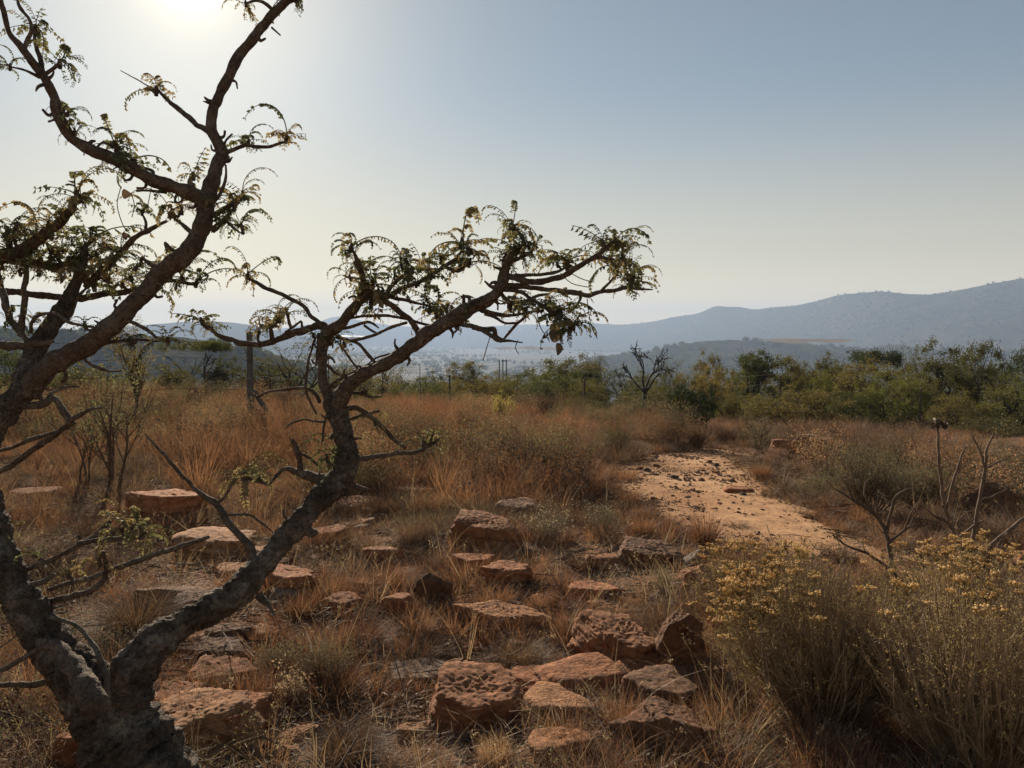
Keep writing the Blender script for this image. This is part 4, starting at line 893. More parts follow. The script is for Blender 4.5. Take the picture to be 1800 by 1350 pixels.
TREES = [
 (1225,1270,621,70,'round',GY,'small pale round tree standing alone before the hazy valley'),
 (1300,1368,618,40,'tall',GR,'tall dark green tree left of the olive trees on the wooded slope'),
 (1362,1412,627,46,'round',OL,'olive tree just right of the tall dark green tree'),
 (1410,1472,625,50,'round',GY,'greyish olive tree above the bright green bush'),
 (1422,1462,655,36,'bush',BG,'bright green small bush in front of the greyish olive tree'),
 (1518,1582,615,52,'flat',DK,'dark flat topped tree on the skyline of the wooded slope'),
 (1466,1580,634,40,'round',OL,'wide olive tree below the dark flat topped tree'),
 (1524,1618,656,34,'bush',BG,'bright green rounded bush in front of the wide olive tree'),
 (1596,1642,597,56,'sparse',OL,'slender thin leaved tree rising above the others at right'),
 (1628,1694,603,44,'tall',OL,'tall olive tree right of the slender thin leaved tree'),
 (1688,1748,603,38,'round',OL,'large dark trunked olive tree near the right side'),
 (1756,1830,608,50,'round',DK,'dark tree at the right edge of the skyline'),
 (1755,1850,660,32,'bush',GR,'green bush at the right edge below the dark tree'),
 (1340,1472,682,27,'bush',OL,'broad olive bush behind a steel fence post'),
 (1180,1248,674,15.2,'bush',(.24, .32, .30),'dark green round bush at the far side of the path'),
 (1198,1292,648,36,'bush',TW,'tawny bush behind the dark green round bush'),
 (900,1002,648,40,'bush',GR,'dark green bush left of the dead tree behind the grass'),
 (948,1046,627,55,'round',OL,'olive tree behind the dark green bush left of the dead tree'),
 (1044,1112,624,58,'sparse',GY,'thin grey tree directly left of the dead tree'),
 (790,850,637,60,'round',OL,'small olive tree right of the branches near the power poles'),
 (1036,1116,680,36,'bush',DK,'low dark bush at the foot of the dead tree'),
 (1012,1050,652,38,'flat',DK,'small dark flat topped tree beside a steel fence post'),
 (436,566,594,24,'umbrella',OL,'spreading umbrella shaped thorn tree right of the timber fence post'),
 (328,402,599,30,'flat',GR,'small flat crowned tree left of the timber fence post'),
 (362,422,626,28,'bush',GY,'grey green bush left of the timber fence post'),
 (440,520,640,27,'bush',DK,'dark bush under the umbrella shaped thorn tree'),
 (205,275,560,17,'sparse',TW,'thin dry tree behind the leaning limb at left'),
 (620,680,622,45,'sparse',GY,'thin grey tree seen between the forked limbs'),
 (680,745,640,50,'sparse',TW,'thin tawny tree below the long right limb'),
 (1160,1206,655,58,'bush',OL,'olive bush right of the dead tree'),
 (1268,1312,652,60,'bush',DK,'dark bush left of the tall dark green tree'),
 (1640,1720,690,30,'bush',OL,'olive bush below the tall olive tree at right'),
 (1470,1530,690,30,'bush',GR,'green bush between two steel fence posts'),
 (1600,1650,665,38,'bush',OL,'small olive bush right of the bright green rounded bush'),
 (1700,1790,735,19,'bush',GY,'sparse grey green bush behind the bare stems at the right'),
 (-40,60,600,20,'bush',GR,'green bush at the left edge behind the trunk'),
 (1185,1235,632,66,'sparse',GY,'bare looking grey tree right of the dead tree'),
 (850,905,655,62,'bush',OL,'olive bush around the power poles'),
 (730,790,655,64,'bush',GY,'grey bush left of the small olive tree'),
 (1380,1440,640,60,'round',TW,'tawny leaved tree behind the olive trees'),
 (1480,1525,632,62,'sparse',TW,'bare twigged tree left of the dark flat topped tree'),
 (560,640,660,36,'bush',GY,'grey bush behind the upright part of the forked limb'),
 (640,720,664,38,'bush',OL,'olive bush below the long right limb, left of the tawny tree'),
 (700,770,668,34,'bush',GR,'green bush right of the tawny tree below the long right limb'),
 (820,900,664,36,'bush',OL,'olive bush below the power poles'),
 (880,960,660,48,'round',GY,'grey olive tree right of the power poles'),
 (590,650,648,48,'round',OL,'olive tree seen just right of the upright forked limb'),
 (270,340,640,26,'bush',OL,'olive bush behind the leaning limb left of the flat crowned tree'),
 (80,170,640,22,'bush',GY,'grey bush behind the left limbs near the trunk'),
 (1000,1060,668,33,'bush',OL,'olive bush left of the low dark bush'),
 (1290,1345,640,75,'round',OL,'olive tree behind the tall dark green tree'),
 (1440,1500,636,72,'round',GR,'green tree on the skyline right of the greyish olive tree'),
 (1575,1625,640,66,'round',GY,'grey olive tree behind the slender thin leaved tree'),
 (1655,1720,640,62,'round',DK,'dark tree behind the tall olive tree at right'),
 (1095,1160,655,62,'round',OL,'olive tree behind the trunk of the dead tree'),
 (985,1050,650,70,'round',TW,'tawny tree behind the small dark flat topped tree'),
 (1260,1330,690,30,'bush',OL,'olive bush right of the dark green round bush'),
 (1105,1175,672,34,'bush',OL,'olive bush behind the low dark bush'),
 (760,830,668,44,'bush',TW,'tawny bush in the grass below the small olive tree'),
 (1735,1770,640,60,'round',TW,'tawny tree between the dark trunked olive and the right edge'),
]
for a in TREES:
    a = list(a)
    if a[0] > 1150 and a[3] < 75: a[3] = a[3] * .74 if a[3] > 24 else a[3]
    tree_at(*a, group=gB)
# yellow bush
def yellow_bush():
    rng = np.random.default_rng(77); out, tips = grow(rng, 7, .9, .9, 2, 4, .02, .6, .3, .2, .06)
    g = P(882, 676, 17.5); z0 = gz(g.x, 17.5); H = g.z - z0
    r = thing('leafy_bush', 'bright yellow green bush glowing in the grass at centre', 'bush', (g.x, 17.5, z0)); r.scale = (H * .75, H * .75, H)
    link('stem', wood_mesh('stem', out, M_twig), r); link('foliage', crown_mesh('foliage', rng, tips, 1500, .07, .05, M_yellow), r)
yellow_bush()
# dead tree
def dead_tree():
    rng = np.random.default_rng(21); out = []
    def br(p, d, L, r, lev):
        n = 6; pts = [p.copy()]; dd = d.copy()
        for i in range(n):
            dd = dd + rng.normal(scale=.11, size=3) + np.array([0, 0, .02]); dd /= np.linalg.norm(dd); p = p + dd * L / n; pts.append(p.copy())
        pts = np.array(pts); rad = np.linspace(r, r * .5, n + 1); out.append((pts, rad, lev))
        if lev < 6:
            m = 2 if lev < 3 else int(rng.integers(2, 4))
            for k in range(m):
                sd = rng.normal(size=3); sd[1] *= .7; sd -= dd * np.dot(sd, dd); sd /= np.linalg.norm(sd) + 1e-9
                nd_ = dd * .85 + sd * rng.uniform(.4, .8) + np.array([0, 0, .12]); nd_ /= np.linalg.norm(nd_)
                t = len(pts) - 1 if k == 0 else int(rng.integers(2, len(pts)))
                br(pts[t], nd_, L * rng.uniform(.55, .78), rad[t] * .78, lev + 1)
    out.append((np.array([[0, 0, -.03], [.005, 0, .12], [.0, 0, .26], [.02, 0, .40]]), np.array([.04, .032, .028, .026]), 1))
    for dx, dy, z_, L_, r_ in ((-.75, .1, .36, .24, .018), (-.25, -.2, .39, .27, .02), (.35, .15, .40, .28, .02), (.8, -.1, .37, .24, .017)): br(np.array([.012, 0, z_]), np.array([dx, dy, .85]) / np.linalg.norm([dx, dy, .85]), L_, r_, 2)
    allz = max(p[:, 2].max() for p, _, _ in out); D = 29; t = P(1133, 598, D); z0 = gz(t.x, D); H = (t.z - z0) / allz
    r = thing('dead_tree', 'bare black dead tree with spreading twigs on the slope', 'tree', (t.x, D, z0)); r.scale = (H * 1.05, H * 1.05, H)
    link('trunk', wood_mesh('trunk', [o for o in out if o[2] <= 2], M_darkwood, 9), r)
    link('twig', wood_mesh('twig', [(p, np.maximum(q * 1.25, .0042), 3) for p, q, l in out if l > 2], M_darkwood), r)
dead_tree()

# leafy saplings and shrubs in the grass
def shrub(name, label, cat, px, py_base, py_top, seed, stems=6, spread=.5, levels=3, kids=4, leafn=600, leafs=.02, leafsp=.05, lmat=M_shrub, wmat=M_twig, r0=.012, D=None, wid=1.0, seedn=0, up=.7, wob=.25, group=None, first=.3):
    g = G(px, py_base)
    if D: g = P(px, py_base, D); g.z = gz(g.x, D)
    t = P(px, py_top, g.y); H = max(.1, t.z - g.z); rng = np.random.default_rng(seed)
    out, tips = grow(rng, stems, H, spread, levels, kids, r0, up, wob, first, .03 * H)
    zt = max(p[:, 2].max() for p, _, _ in out); k = H / zt
    r = thing(name, label, cat, g, group); r.scale = (k * wid, k * wid, k)
    link('stem', wood_mesh('stem', out, wmat), r)
    if leafn:
        link('foliage', crown_mesh('foliage', rng, tips, leafn, leafsp, leafs, lmat), r)
    if seedn:
        c = tips[rng.integers(0, len(tips), seedn)] + rng.normal(size=(seedn, 3)) * .02
        V, T = leaves(c, rng.uniform(.006, .012, seedn), .9, rng); s = mesh_from('seed_heads', V, T, M_seed); link('seed_heads', s, r)
    return r
shrub('sapling', 'slim multi stemmed sapling with small green leaves beside the leaning limb', 'shrub', 200, 872, 600, 401, 4, .22, 3, 5, 900, .035, .06, M_shrub, M_twig, .02)
shrub('sapling', 'dry brown twiggy sapling at the left behind the trunk', 'shrub', 150, 860, 690, 402, 3, .35, 3, 4, 150, .03, .06, M_shrub, M_twig, .016)
shrub('low_shrub', 'grey shrub dotted with pale seed heads below the path, centre', 'shrub', 960, 962, 872, 403, 26, 1.3, 3, 4, 1500, .011, .035, M_shrub, M_twig2, .005, seedn=500, wid=1.25)
shrub('low_shrub', 'second seeding grey shrub right of the first, nearer the path', 'shrub', 1060, 952, 868, 404, 24, 1.2, 3, 4, 1300, .011, .035, M_shrub, M_twig2, .005, seedn=450, wid=1.1)
shrub('low_shrub', 'small grey leafy shrublet in front of the cracked brown block', 'shrub', 1165, 1045, 998, 405, 16, .8, 2, 5, 700, .010, .02, M_shrub, M_twig2, .003)
shrub('low_shrub', 'grey green twiggy shrublet at the foot of the leaning limb', 'shrub', 575, 1205, 1105, 406, 30, 1.2, 3, 4, 1600, .009, .025, M_shrub, M_twig2, .004, wid=1.2)
shrub('low_shrub', 'grey twiggy shrublet right of the stones under the limb', 'shrub', 490, 1190, 1120, 407, 22, 1.1, 3, 4, 1000, .009, .025, M_shrub, M_twig2, .004, wid=1.1)
shrub('low_shrub', 'dry twiggy plant with small straw coloured leaves beside the orange slab', 'shrub', 510, 1235, 1165, 408, 12, 1.0, 3, 4, 420, .014, .03, M_straw, M_twig2, .004)
shrub('bushy_shrub', 'large rounded grey green shrub on the right bank of the path', 'shrub', 1530, 905, 760, 409, 34, 1.1, 3, 5, 5200, .016, .06, M_shrub, M_twig, .010, wid=1.0)
shrub('bushy_shrub', 'lower tawny grey shrub right of the large rounded shrub', 'shrub', 1610, 900, 800, 410, 26, 1.2, 3, 5, 3000, .016, .06, M_shrub, M_twig, .009, wid=1.1)
shrub('bushy_shrub', 'tawny bush at the far left bank of the path', 'shrub', 1225, 790, 735, 411, 22, 1.1, 3, 4, 2400, .02, .07, M_grassY, M_twig, .01)
shrub('bare_shrub', 'leafless twiggy shrub between the path and the olive bush', 'shrub', 1335, 790, 700, 412, 4, .5, 3, 4, 0, r0=.02)
shrub('bare_shrub', 'dry grey shrub in the grass left of the timber fence post', 'shrub', 345, 725, 655, 416, 9, .9, 3, 4, 500, .022, .05, M_grassG, M_twig, .012)
shrub('bare_shrub', 'dry grey shrub in the grass right of the timber fence post', 'shrub', 500, 735, 670, 417, 9, .9, 3, 4, 700, .022, .05, M_grassG, M_twig, .012)
shrub('bushy_shrub', 'dark grey shrub in red grass right of the dead low branch', 'shrub', 820, 775, 705, 418, 16, 1.0, 3, 4, 1800, .02, .06, M_grassG, M_twig, .01)
shrub('bushy_shrub', 'olive brown shrub in the grass below the dead tree', 'shrub', 1130, 745, 690, 419, 18, 1.0, 3, 4, 1800, .024, .07, M_shrub, M_twig, .012)
shrub('bushy_shrub', 'twiggy brown shrub in the grass below the yellow bush', 'shrub', 960, 740, 690, 420, 18, 1.0, 3, 4, 1500, .024, .07, M_grassG, M_twig, .012)
# bare shrubs on the right: stems set out one by one
def stems_shrub(label, base, lines, mat, seed, head=None):
    g = G(*base); r = thing('bare_shrub', label, 'shrub', g); rr = random.Random(seed); off = {}; tips = []
    for L in lines:
        d0 = min(off.items(), key=lambda q: math.hypot(q[0][0] - L[0][0], q[0][1] - L[0][1]))[1] if off else g.y
        sl = rr.uniform(-.5, .5) / 260.; acc = 0; W = []; R = []
        for i, (px, py, w) in enumerate(L):
            if i: acc += math.hypot(px - L[i - 1][0], py - L[i - 1][1])
            D = d0 + sl * acc; off[(px, py)] = D; W.append(list(P(px, py, D) - g)); R.append(max(w * .68, 2.0) * .5 * D / F)
        W = np.array(W)
        if L is lines[0] or L[0][1] > base[1] - 14: W[0, 2] = -.04
        q, ra = catmull(W, R, .03); ra = ra * (1 + .16 * pn(q[:, 0] * 30 + seed, q[:, 1] * 30, q[:, 2] * 30)); q = q + .006 * np.stack([pn(q[:, 0] * 14 + o_, q[:, 1] * 14, q[:, 2] * 14) for o_ in (1., 21., 41.)], 1)
        V, T = tube(q, ra, 7); link('stem', mesh_from('stem', V, T, mat, True), r); tips.append(q[-1])
        for k in range(int(acc / 45)):                     # side twigs
            i = rr.randrange(len(q) // 3, len(q)); b0 = q[i]; dv = np.array([rr.uniform(-1, 1), rr.uniform(-.8, .8), rr.uniform(.1, 1)]); e = b0 + dv / np.linalg.norm(dv) * rr.uniform(.05, .16)
            V, T = tube(np.array([b0, (b0 + e) / 2 + [0, 0, -.008], e]), [ra[i] * .5, .003, .002], 5); link('twig', mesh_from('twig', V, T, mat, True), r); tips.append(e)
    rng = np.random.default_rng(seed); tt = np.array(tips); c = tt[rng.integers(0, len(tt), 130)] + rng.normal(size=(130, 3)) * .02; V, T = leaves(c, rng.uniform(.01, .022, 130), .6, rng)
    link('dry_leaves', mesh_from('dry_leaves', V, T, M_deadleaf), r)
    if head:
        t = np.array(list(P(head[0], head[1], off[head]) - g)); c = t + rng.normal(size=(90, 3)) * np.array([.03, .03, .014]); V, T = leaves(c, rng.uniform(.03, .055, 90), .6, rng)
        link('flower_head', mesh_from('flower_head', V, T, M_deadleaf), r)
stems_shrub('tall brown bare stems at the right, one topped by a dry brown head', (1702, 998), [
  [(1702,998,15),(1690,965,13),(1674,930,12),(1661,892,10),(1655,850,9),(1650,800,8),(1648,746,6)], [(1663,898,8),(1674,852,7),(1688,808,6),(1698,786,4)],
  [(1706,996,14),(1712,940,11),(1721,885,10),(1731,832,9),(1735,792,7),(1746,764,4)], [(1732,826,6),(1722,792,5),(1709,764,4)], [(1734,822,6),(1755,812,5),(1773,804,3)], [(1722,880,6),(1746,872,5),(1770,860,3)],
  [(1704,1000,13),(1738,962,11),(1774,932,10),(1812,902,9)], [(1690,962,9),(1664,918,7),(1640,906,6),(1618,884,4)], [(1682,948,8),(1712,925,7),(1730,915,5)]], M_stem, 61, (1648, 746))
stems_shrub('dark crooked bare shrub rising behind the yellow flowers', (1580, 1042), [
  [(1580,1042,17),(1570,1000,15),(1563,962,13),(1556,932,11),(1536,902,9),(1502,880,7),(1468,858,4)], [(1558,936,10),(1566,902,8),(1576,872,6),(1597,858,4)], [(1548,918,7),(1540,890,6),(1549,868,4)],
  [(1561,955,8),(1590,932,7),(1612,924,4)], [(1566,1000,8),(1522,972,7),(1490,960,5),(1464,940,4)], [(1536,902,6),(1520,870,5),(1522,846,4)], [(1502,880,5),(1488,850,4),(1490,830,3)], [(1590,932,5),(1602,900,4),(1618,880,3)]], M_twig, 62)

# yellow-flowered shrubs in the right foreground
def corymb(seed):
    rng = np.random.default_rng(seed); mb = MB()
    for i in range(17):
        a, rr = rng.uniform(0, 6.28), .024 * math.sqrt(rng.uniform()); c = np.array([math.cos(a) * rr, math.sin(a) * rr, .004 * rng.normal()])
        k = 5; an = np.linspace(0, 6.283, k, endpoint=False) + rng.uniform(0, 1); s = rng.uniform(.0036, .006)
        ring = c + np.stack([np.cos(an) * s, np.sin(an) * s, np.full(k, -.001) + rng.normal(scale=.001, size=k)], 1)
        mb.add(np.vstack([ring, c + [0, 0, .0025], c + [0, 0, -.005]]), [[j, (j + 1) % k, k] for j in range(k)] + [[(j + 1) % k, j, k + 1] for j in range(k)], 0)
        q = np.array([c + [0, 0, -.004], c * .4 + [0, 0, -.016], [0, 0, -.03]]); V, T = tube(q, [.0007, .0007, .0008], 3, False); mb.add(V, T, 1)
    return mb.mesh('flower_head', [M_flower, M_helich])
COR = [corymb(s) for s in range(5)]
def helichrysum(label, px, D, py_top, seed, W, stems, heads, headside=0.0):
    rng = np.random.default_rng(seed); b = P(px, 1000, D); b.z = gz(b.x, D); t = P(px, py_top, D); H = t.z - b.z
    r = thing('flowering_shrub', label, 'shrub', b, 'yellow flowered shrubs in the right foreground'); mb = MB(); needles = []; tips = []
    for k in range(stems):
        a = rng.uniform(0, 6.283); s = math.sqrt(rng.uniform()) ; L = H * rng.uniform(.75, 1.05) * (1 - .28 * s * s)
        e = np.array([math.cos(a) * s * W, math.sin(a) * s * W * .8, L]); o = np.array([math.cos(a), math.sin(a), 0]) * s * .09
        m = o + (e - o) * .5 + np.array([math.cos(a), math.sin(a), 0]) * W * .12 * s + rng.normal(size=3) * .025
        q, rr = catmull(np.array([o, m, e]), [.0034, .0022, .0012], H / 12); V, T = tube(q, rr, 3, False); mb.add(V, T); tips.append((e, s))
        for z in range(3):
            i = int(rng.integers(len(q) // 3, len(q) - 2)); c0 = q[i]; c1 = c0 + (e - o) / np.linalg.norm(e - o) * rng.uniform(.08, .2) + rng.normal(size=3) * .045; c1[2] = min(c1[2], L + .03)
            V, T = tube(np.array([c0, (c0 + c1) / 2 + rng.normal(size=3) * .006, c1]), [.0014, .0012, .0009], 3, False); mb.add(V, T); tips.append((c1, s))
            tt = rng.uniform(0, 1, 26)[:, None]; needles.append(c0 + (c1 - c0) * tt + rng.normal(size=(26, 3)) * .005)
        tt = rng.uniform(.3, 1, 26); ii = np.clip((tt * (len(q) - 1)).astype(int), 0, len(q) - 1); needles.append(q[ii] + rng.normal(size=(26, 3)) * .006)
    link('stem', mb.mesh('stem', M_twig2, False), r)
    nn = np.concatenate(needles); V, T = leaves(nn, rng.uniform(.008, .016, len(nn)), .28, rng, -.5); f = link('foliage', mesh_from('foliage', V, T, M_helich), r)
    tips.sort(key=lambda q: -q[0][2] + headside * q[0][0] * .9 - .25 * q[1] * H * abs(headside) + rng.uniform(0, .22)); 
    for k in range(min(heads, len(tips))):
        e = tips[k][0]; link('flower_head', COR[k % 5], r, (e[0], e[1], e[2] + .028), (rng.normal() * .15, rng.normal() * .15, rng.uniform(0, 6.28)), float(rng.uniform(.55, 1.25)))
helichrysum('largest yellow flowered shrub, its left edge flowering low, bottom right', 1450, 3.35, 985, 501, .46, 400, 120, .6)
helichrysum('brown stemmed yellow flowered shrub in the bottom right corner', 1745, 2.95, 1000, 502, .52, 360, 80)
helichrysum('yellow flowered shrub at the near edge of the sandy path', 1345, 4.4, 958, 503, .38, 170, 80)
helichrysum('yellow flowered shrub below the tall bare stems', 1690, 4.3, 965, 504, .5, 200, 85)

# ------------------------------------------------------------------ fence and power poles
def fence():
    pts = [(-13, 8.0), (-4.77, 14.9), (-2.2, 29), (2.55, 29), (7.4, 22.6), (11.9, 23.8), (20, 24)]
    r = thing('wire_fence', 'wire fence with one stout timber post and thin steel posts crossing the grass', 'fence', (pts[1][0], pts[1][1], gz(*pts[1])))
    o = Vector(r.location)
    def post(x, y, hgt, rad, mat, name, lean=(0, 0), sides=9):
        z = gz(x, y); p = np.array([[x, y, z - .2], [x + lean[0] * .5, y, z + hgt * .5], [x + lean[0], y + lean[1], z + hgt]]) - np.array(o)
        q, rr = catmull(p, [rad * 1.06, rad, rad * .96], .12); V, T = tube(q, rr, sides); link(name, mesh_from(name, V, T, mat, False), r)
    post(-4.77, 14.9, 1.62, .058, M_post, 'post', (.0, .01), 12)
    V, T = tube(np.array([[-4.4, 15.2, gz(-4.4, 15.2)], [-4.72, 14.93, gz(-4.77, 14.9) + .55]]) - np.array(o), [.05, .045], 7); link('brace', mesh_from('brace', V, T, M_post), r)
    for (x, y) in (pts[0], pts[2], pts[3], pts[4], pts[5], pts[6]): post(x, y, 1.3, .034, M_steel, 'steel_post', (random.uniform(-.05, .05), 0), 5)
    tops = []
    for a, b in zip(pts[:-1], pts[1:]):
        n = max(2, int(math.hypot(b[0] - a[0], b[1] - a[1]) / 3.2))
        for i in range(1, n):
            x, y = a[0] + (b[0] - a[0]) * i / n, a[1] + (b[1] - a[1]) * i / n; post(x, y, 1.4, .011, M_steel, 'dropper', (random.uniform(-.03, .03), 0), 4)
    for k in range(5):
        w = []
        for a, b in zip(pts[:-1], pts[1:]):
            for i in range(8): x, y = a[0] + (b[0] - a[0]) * i / 8, a[1] + (b[1] - a[1]) * i / 8; w.append((x, y, gz(x, y) + .3 + .27 * k))
        V, T = tube(np.array(w) - np.array(o), np.full(len(w), .0035), 3); link('wire', mesh_from('wire', V, T, M_steel), r)
fence()
def power():
    D = 150; b = P(883, 660, D); z0 = gz(b.x, D); top = P(883, 632, D).z
    r = thing('power_pole', 'three legged wooden power pole frame far behind the grass', 'power pole', (b.x, D, z0)); H = top - z0
    for dx in (-.55, .1, .75): V, T = tube(np.array([[dx, 0, -.5], [dx, 0, H]]), [.13, .1], 7); link('pole', mesh_from('pole', V, T, M_post), r)
    V, T = tube(np.array([[-.15, 0, H - .25], [1.0, 0, H - .25]]), [.09, .09], 5); link('crossarm', mesh_from('crossarm', V, T, M_post), r)
    for k in range(3):
        w = [(dx_ , -.5 * i * 3, H - .4 - .5 * k - (i * (12 - i)) * .03) for i, dx_ in enumerate(np.linspace(0, -60, 13))]
        V, T = tube(np.array(w), np.full(13, .02), 3); link('wire', mesh_from('wire', V, T, M_steel), r)
power()

# ------------------------------------------------------------------ grass: clump templates
def clump(seed, n, L, spread, bend, wid, mat, segs=3, lean=.35, seedheads=0, base=.06, mix=None):
    rng = np.random.default_rng(seed); a = rng.uniform(0, 6.283, n); rr = base * np.sqrt(rng.uniform(size=n))
    root = np.stack([np.cos(a) * rr, np.sin(a) * rr, np.full(n, -.02)], 1); az = a + rng.normal(scale=.5, size=n)
    ln = np.abs(rng.normal(0, lean, n)) * spread; ll = L * rng.uniform(.5, 1.1, n)
    V, T = blades(root, az, ll, rng.uniform(.2, 1, n) * bend, rng.uniform(.6, 1.2, n) * wid, ln, segs, rng); mb = MB()
    if mix: k = len(T) // 3; 
    mb.add(V, T, 0)
    if seedheads:
        st = 2 * segs + 1; tipsv = V.reshape(n, st, 3)[rng.choice(n, seedheads, replace=False)]
        tp = tipsv[:, -1]; dn = tipsv[:, segs - 1] - tp; C = tp[:, None] + dn[:, None] * rng.uniform(0, .5, (seedheads, 10))[..., None] + rng.normal(size=(seedheads, 10, 3)) * .006
        V2, T2 = leaves(C.reshape(-1, 3), rng.uniform(.008, .016, seedheads * 10), .35, rng, .3); mb.add(V2, T2, 0)
    return mb.mesh('clump', [mat])
T_red = [clump(600 + s, 95, .62, 1.1, 1.0, .0062, M_grassR, 4, .32, 30, .10) for s in range(6)]
T_straw = [clump(620 + s, 70, .30, 1.4, 1.4, .0040, M_grassY, 4, .55, 0, .06) for s in range(5)]
T_tus = [clump(640 + s, 260, .26, 1.7, 1.6, .0028, M_grassG, 4, .7, 0, .06) for s in range(4)]
T_redlow = [clump(660 + s, 240, .24, 1.6, 1.2, .0030, M_grassR, 4, .65, 0, .06) for s in range(4)]
T_tallst = [clump(680 + s, 9, .55, 1.2, 1.3, .0030, M_straw, 5, .4, 2, .05) for s in range(3)]
def litter(seed, n, mat, L, wid):
    rng = np.random.default_rng(seed); root = np.stack([rng.normal(scale=.13, size=n), rng.normal(scale=.13, size=n), np.abs(rng.normal(scale=.012, size=n)) + .004], 1)
    V, T = blades(root, rng.uniform(0, 6.283, n), L * rng.uniform(.4, 1.2, n), rng.normal(scale=.5, size=n), wid * rng.uniform(.6, 1.3, n), 1.35 + rng.normal(scale=.18, size=n), 3, rng)
    return mesh_from('litter', V, T, mat)
T_lit = [litter(700 + s, 70, M_straw if s % 2 else M_grassY, .13, .0028) for s in range(4)]
def twiglet(seed, mat, leafm, H=.2, n=9):
    rng = np.random.default_rng(seed); out, tips = grow(rng, n, H, 1.0, 2, 5, .0026, .4, .35, .25, .02); mb = MB()
    for p, r_, l in out: V, T = tube(p[::2], r_[::2], 3, False); mb.add(V, T, 0)
    c = tips[rng.integers(0, len(tips), 170)] + rng.normal(size=(170, 3)) * .016; V, T = leaves(c, rng.uniform(.006, .012, 170), .5, rng); mb.add(V, T, 1)
    return mb.mesh('twiglet', [mat, leafm])
T_twg = [twiglet(720 + s, M_twig2, M_shrub) for s in range(4)]
def scrub(seed, lm):
    rng = np.random.default_rng(seed); out, tips = grow(rng, 12, .55, 1.0, 3, 3, .006, .5, .35, .2, .04); mb = MB()
    for p, r_, l in out: V, T = tube(p[::2], r_[::2], 3, False); mb.add(V, T, 0)
    c = tips[rng.integers(0, len(tips), 1100)] + rng.normal(size=(1100, 3)) * .05; V, T = leaves(c, rng.uniform(.012, .03, 1100), .45, rng); mb.add(V, T, 1)
    return mb.mesh('scrub', [M_twig, lm])
T_scrub = [scrub(730 + k, [M_shrub, M_grassG, M_grassY, M_shrub][k]) for k in range(4)]
T_peb = [rock_mesh('pebble', 1, .8, .55, 740 + k, [M_rock2, M_rock, M_rock2, M_rock3, M_rock, M_rock4][k], 'block', 2) for k in range(6)]
def crumb(seed):
    rng = np.random.default_rng(seed); mb = MB(); n = 22; c = np.stack([rng.normal(scale=.1, size=n), rng.normal(scale=.1, size=n), np.abs(rng.normal(scale=.006, size=n)) + .014], 1)
    V, T = blades(c, rng.uniform(0, 6.283, n), rng.uniform(.02, .09, n), rng.normal(scale=.5, size=n), rng.uniform(.003, .007, n), 1.4 + rng.normal(scale=.2, size=n), 3, rng); mb.add(V, T, 0)
    c = np.stack([rng.normal(scale=.1, size=14), rng.normal(scale=.1, size=14), np.full(14, .016)], 1); V, T = leaves(c, rng.uniform(.012, .035, 14), .7, rng); mb.add(V, T, 1)
    return mb.mesh('crumb', [M_grassG, M_deadleaf])
T_crumb = [crumb(770 + k) for k in range(4)]
def fallen(seed):
    rng = np.random.default_rng(seed); mb = MB()
    for k in range(7):
        c = np.array([rng.normal(scale=.12), rng.normal(scale=.12), .012 + abs(rng.normal(scale=.01))]); a = rng.uniform(0, 6.283); L = rng.uniform(.06, .34); d = np.array([math.cos(a), math.sin(a), rng.normal(scale=.12)])
        p = np.array([c - d * L / 2, c + rng.normal(size=3) * .012, c + d * L / 2]); p[:, 2] = np.maximum(p[:, 2], .004); q, r_ = catmull(p, [.0035, .003, .0015], .05); V, T = tube(q, r_ * rng.uniform(.6, 1.4), 4); mb.add(V, T, int(rng.integers(0, 2)))
    return mb.mesh('fallen_twigs', [M_twig, M_dead])
T_fall = [fallen(790 + k) for k in range(5)]
def leaflit(seed):
    rng = np.random.default_rng(seed); n = 30; c = np.stack([rng.normal(scale=.14, size=n), rng.normal(scale=.14, size=n), np.abs(rng.normal(scale=.008, size=n)) + .005], 1)
    V, T = leaves(c, rng.uniform(.015, .035, n), .6, rng); V[:, 2] = .3 * (V[:, 2]) + .006; return mesh_from('leaf_litter', V, T, M_deadleaf)
T_leaf = [leaflit(760 + s) for s in range(3)]

# single tussocks that stand out
def tussock(px, py_base, py_top, wpx, label, mat, seed, blades_n=700, kind='mound'):
    g = G(px, py_base); D = g.y; W = wpx * D / F; H = P(px, py_top, D).z - g.z; rng = np.random.default_rng(seed); n = blades_n
    a = rng.uniform(0, 6.283, n); s = np.sqrt(rng.uniform(size=n)); br = W * .16
    root = np.stack([np.cos(a) * br * s, np.sin(a) * br * s, np.full(n, -.02)], 1)
    if kind == 'mound': lean = s * .75 + rng.normal(scale=.12, size=n); bend = rng.uniform(.3, 1.5, n); L = max(H, W * .5) * rng.uniform(.75, 1.2, n)
    else: lean = np.abs(rng.normal(scale=.28, size=n)); bend = rng.uniform(.1, .7, n); L = H * rng.uniform(.5, 1.15, n)
    V, T = blades(root, a + rng.normal(scale=.5, size=n), L, bend, rng.uniform(.0016, .0032, n) * max(1, D / 4), np.abs(lean), 5, rng)
    o = link('grass_tussock', mesh_from('grass_tussock', V, T, mat), None, g); tag(o, label, 'grass', 'grass tussocks that stand out among the rocks'); ROCKS.append((g.x, g.y, W * .25))
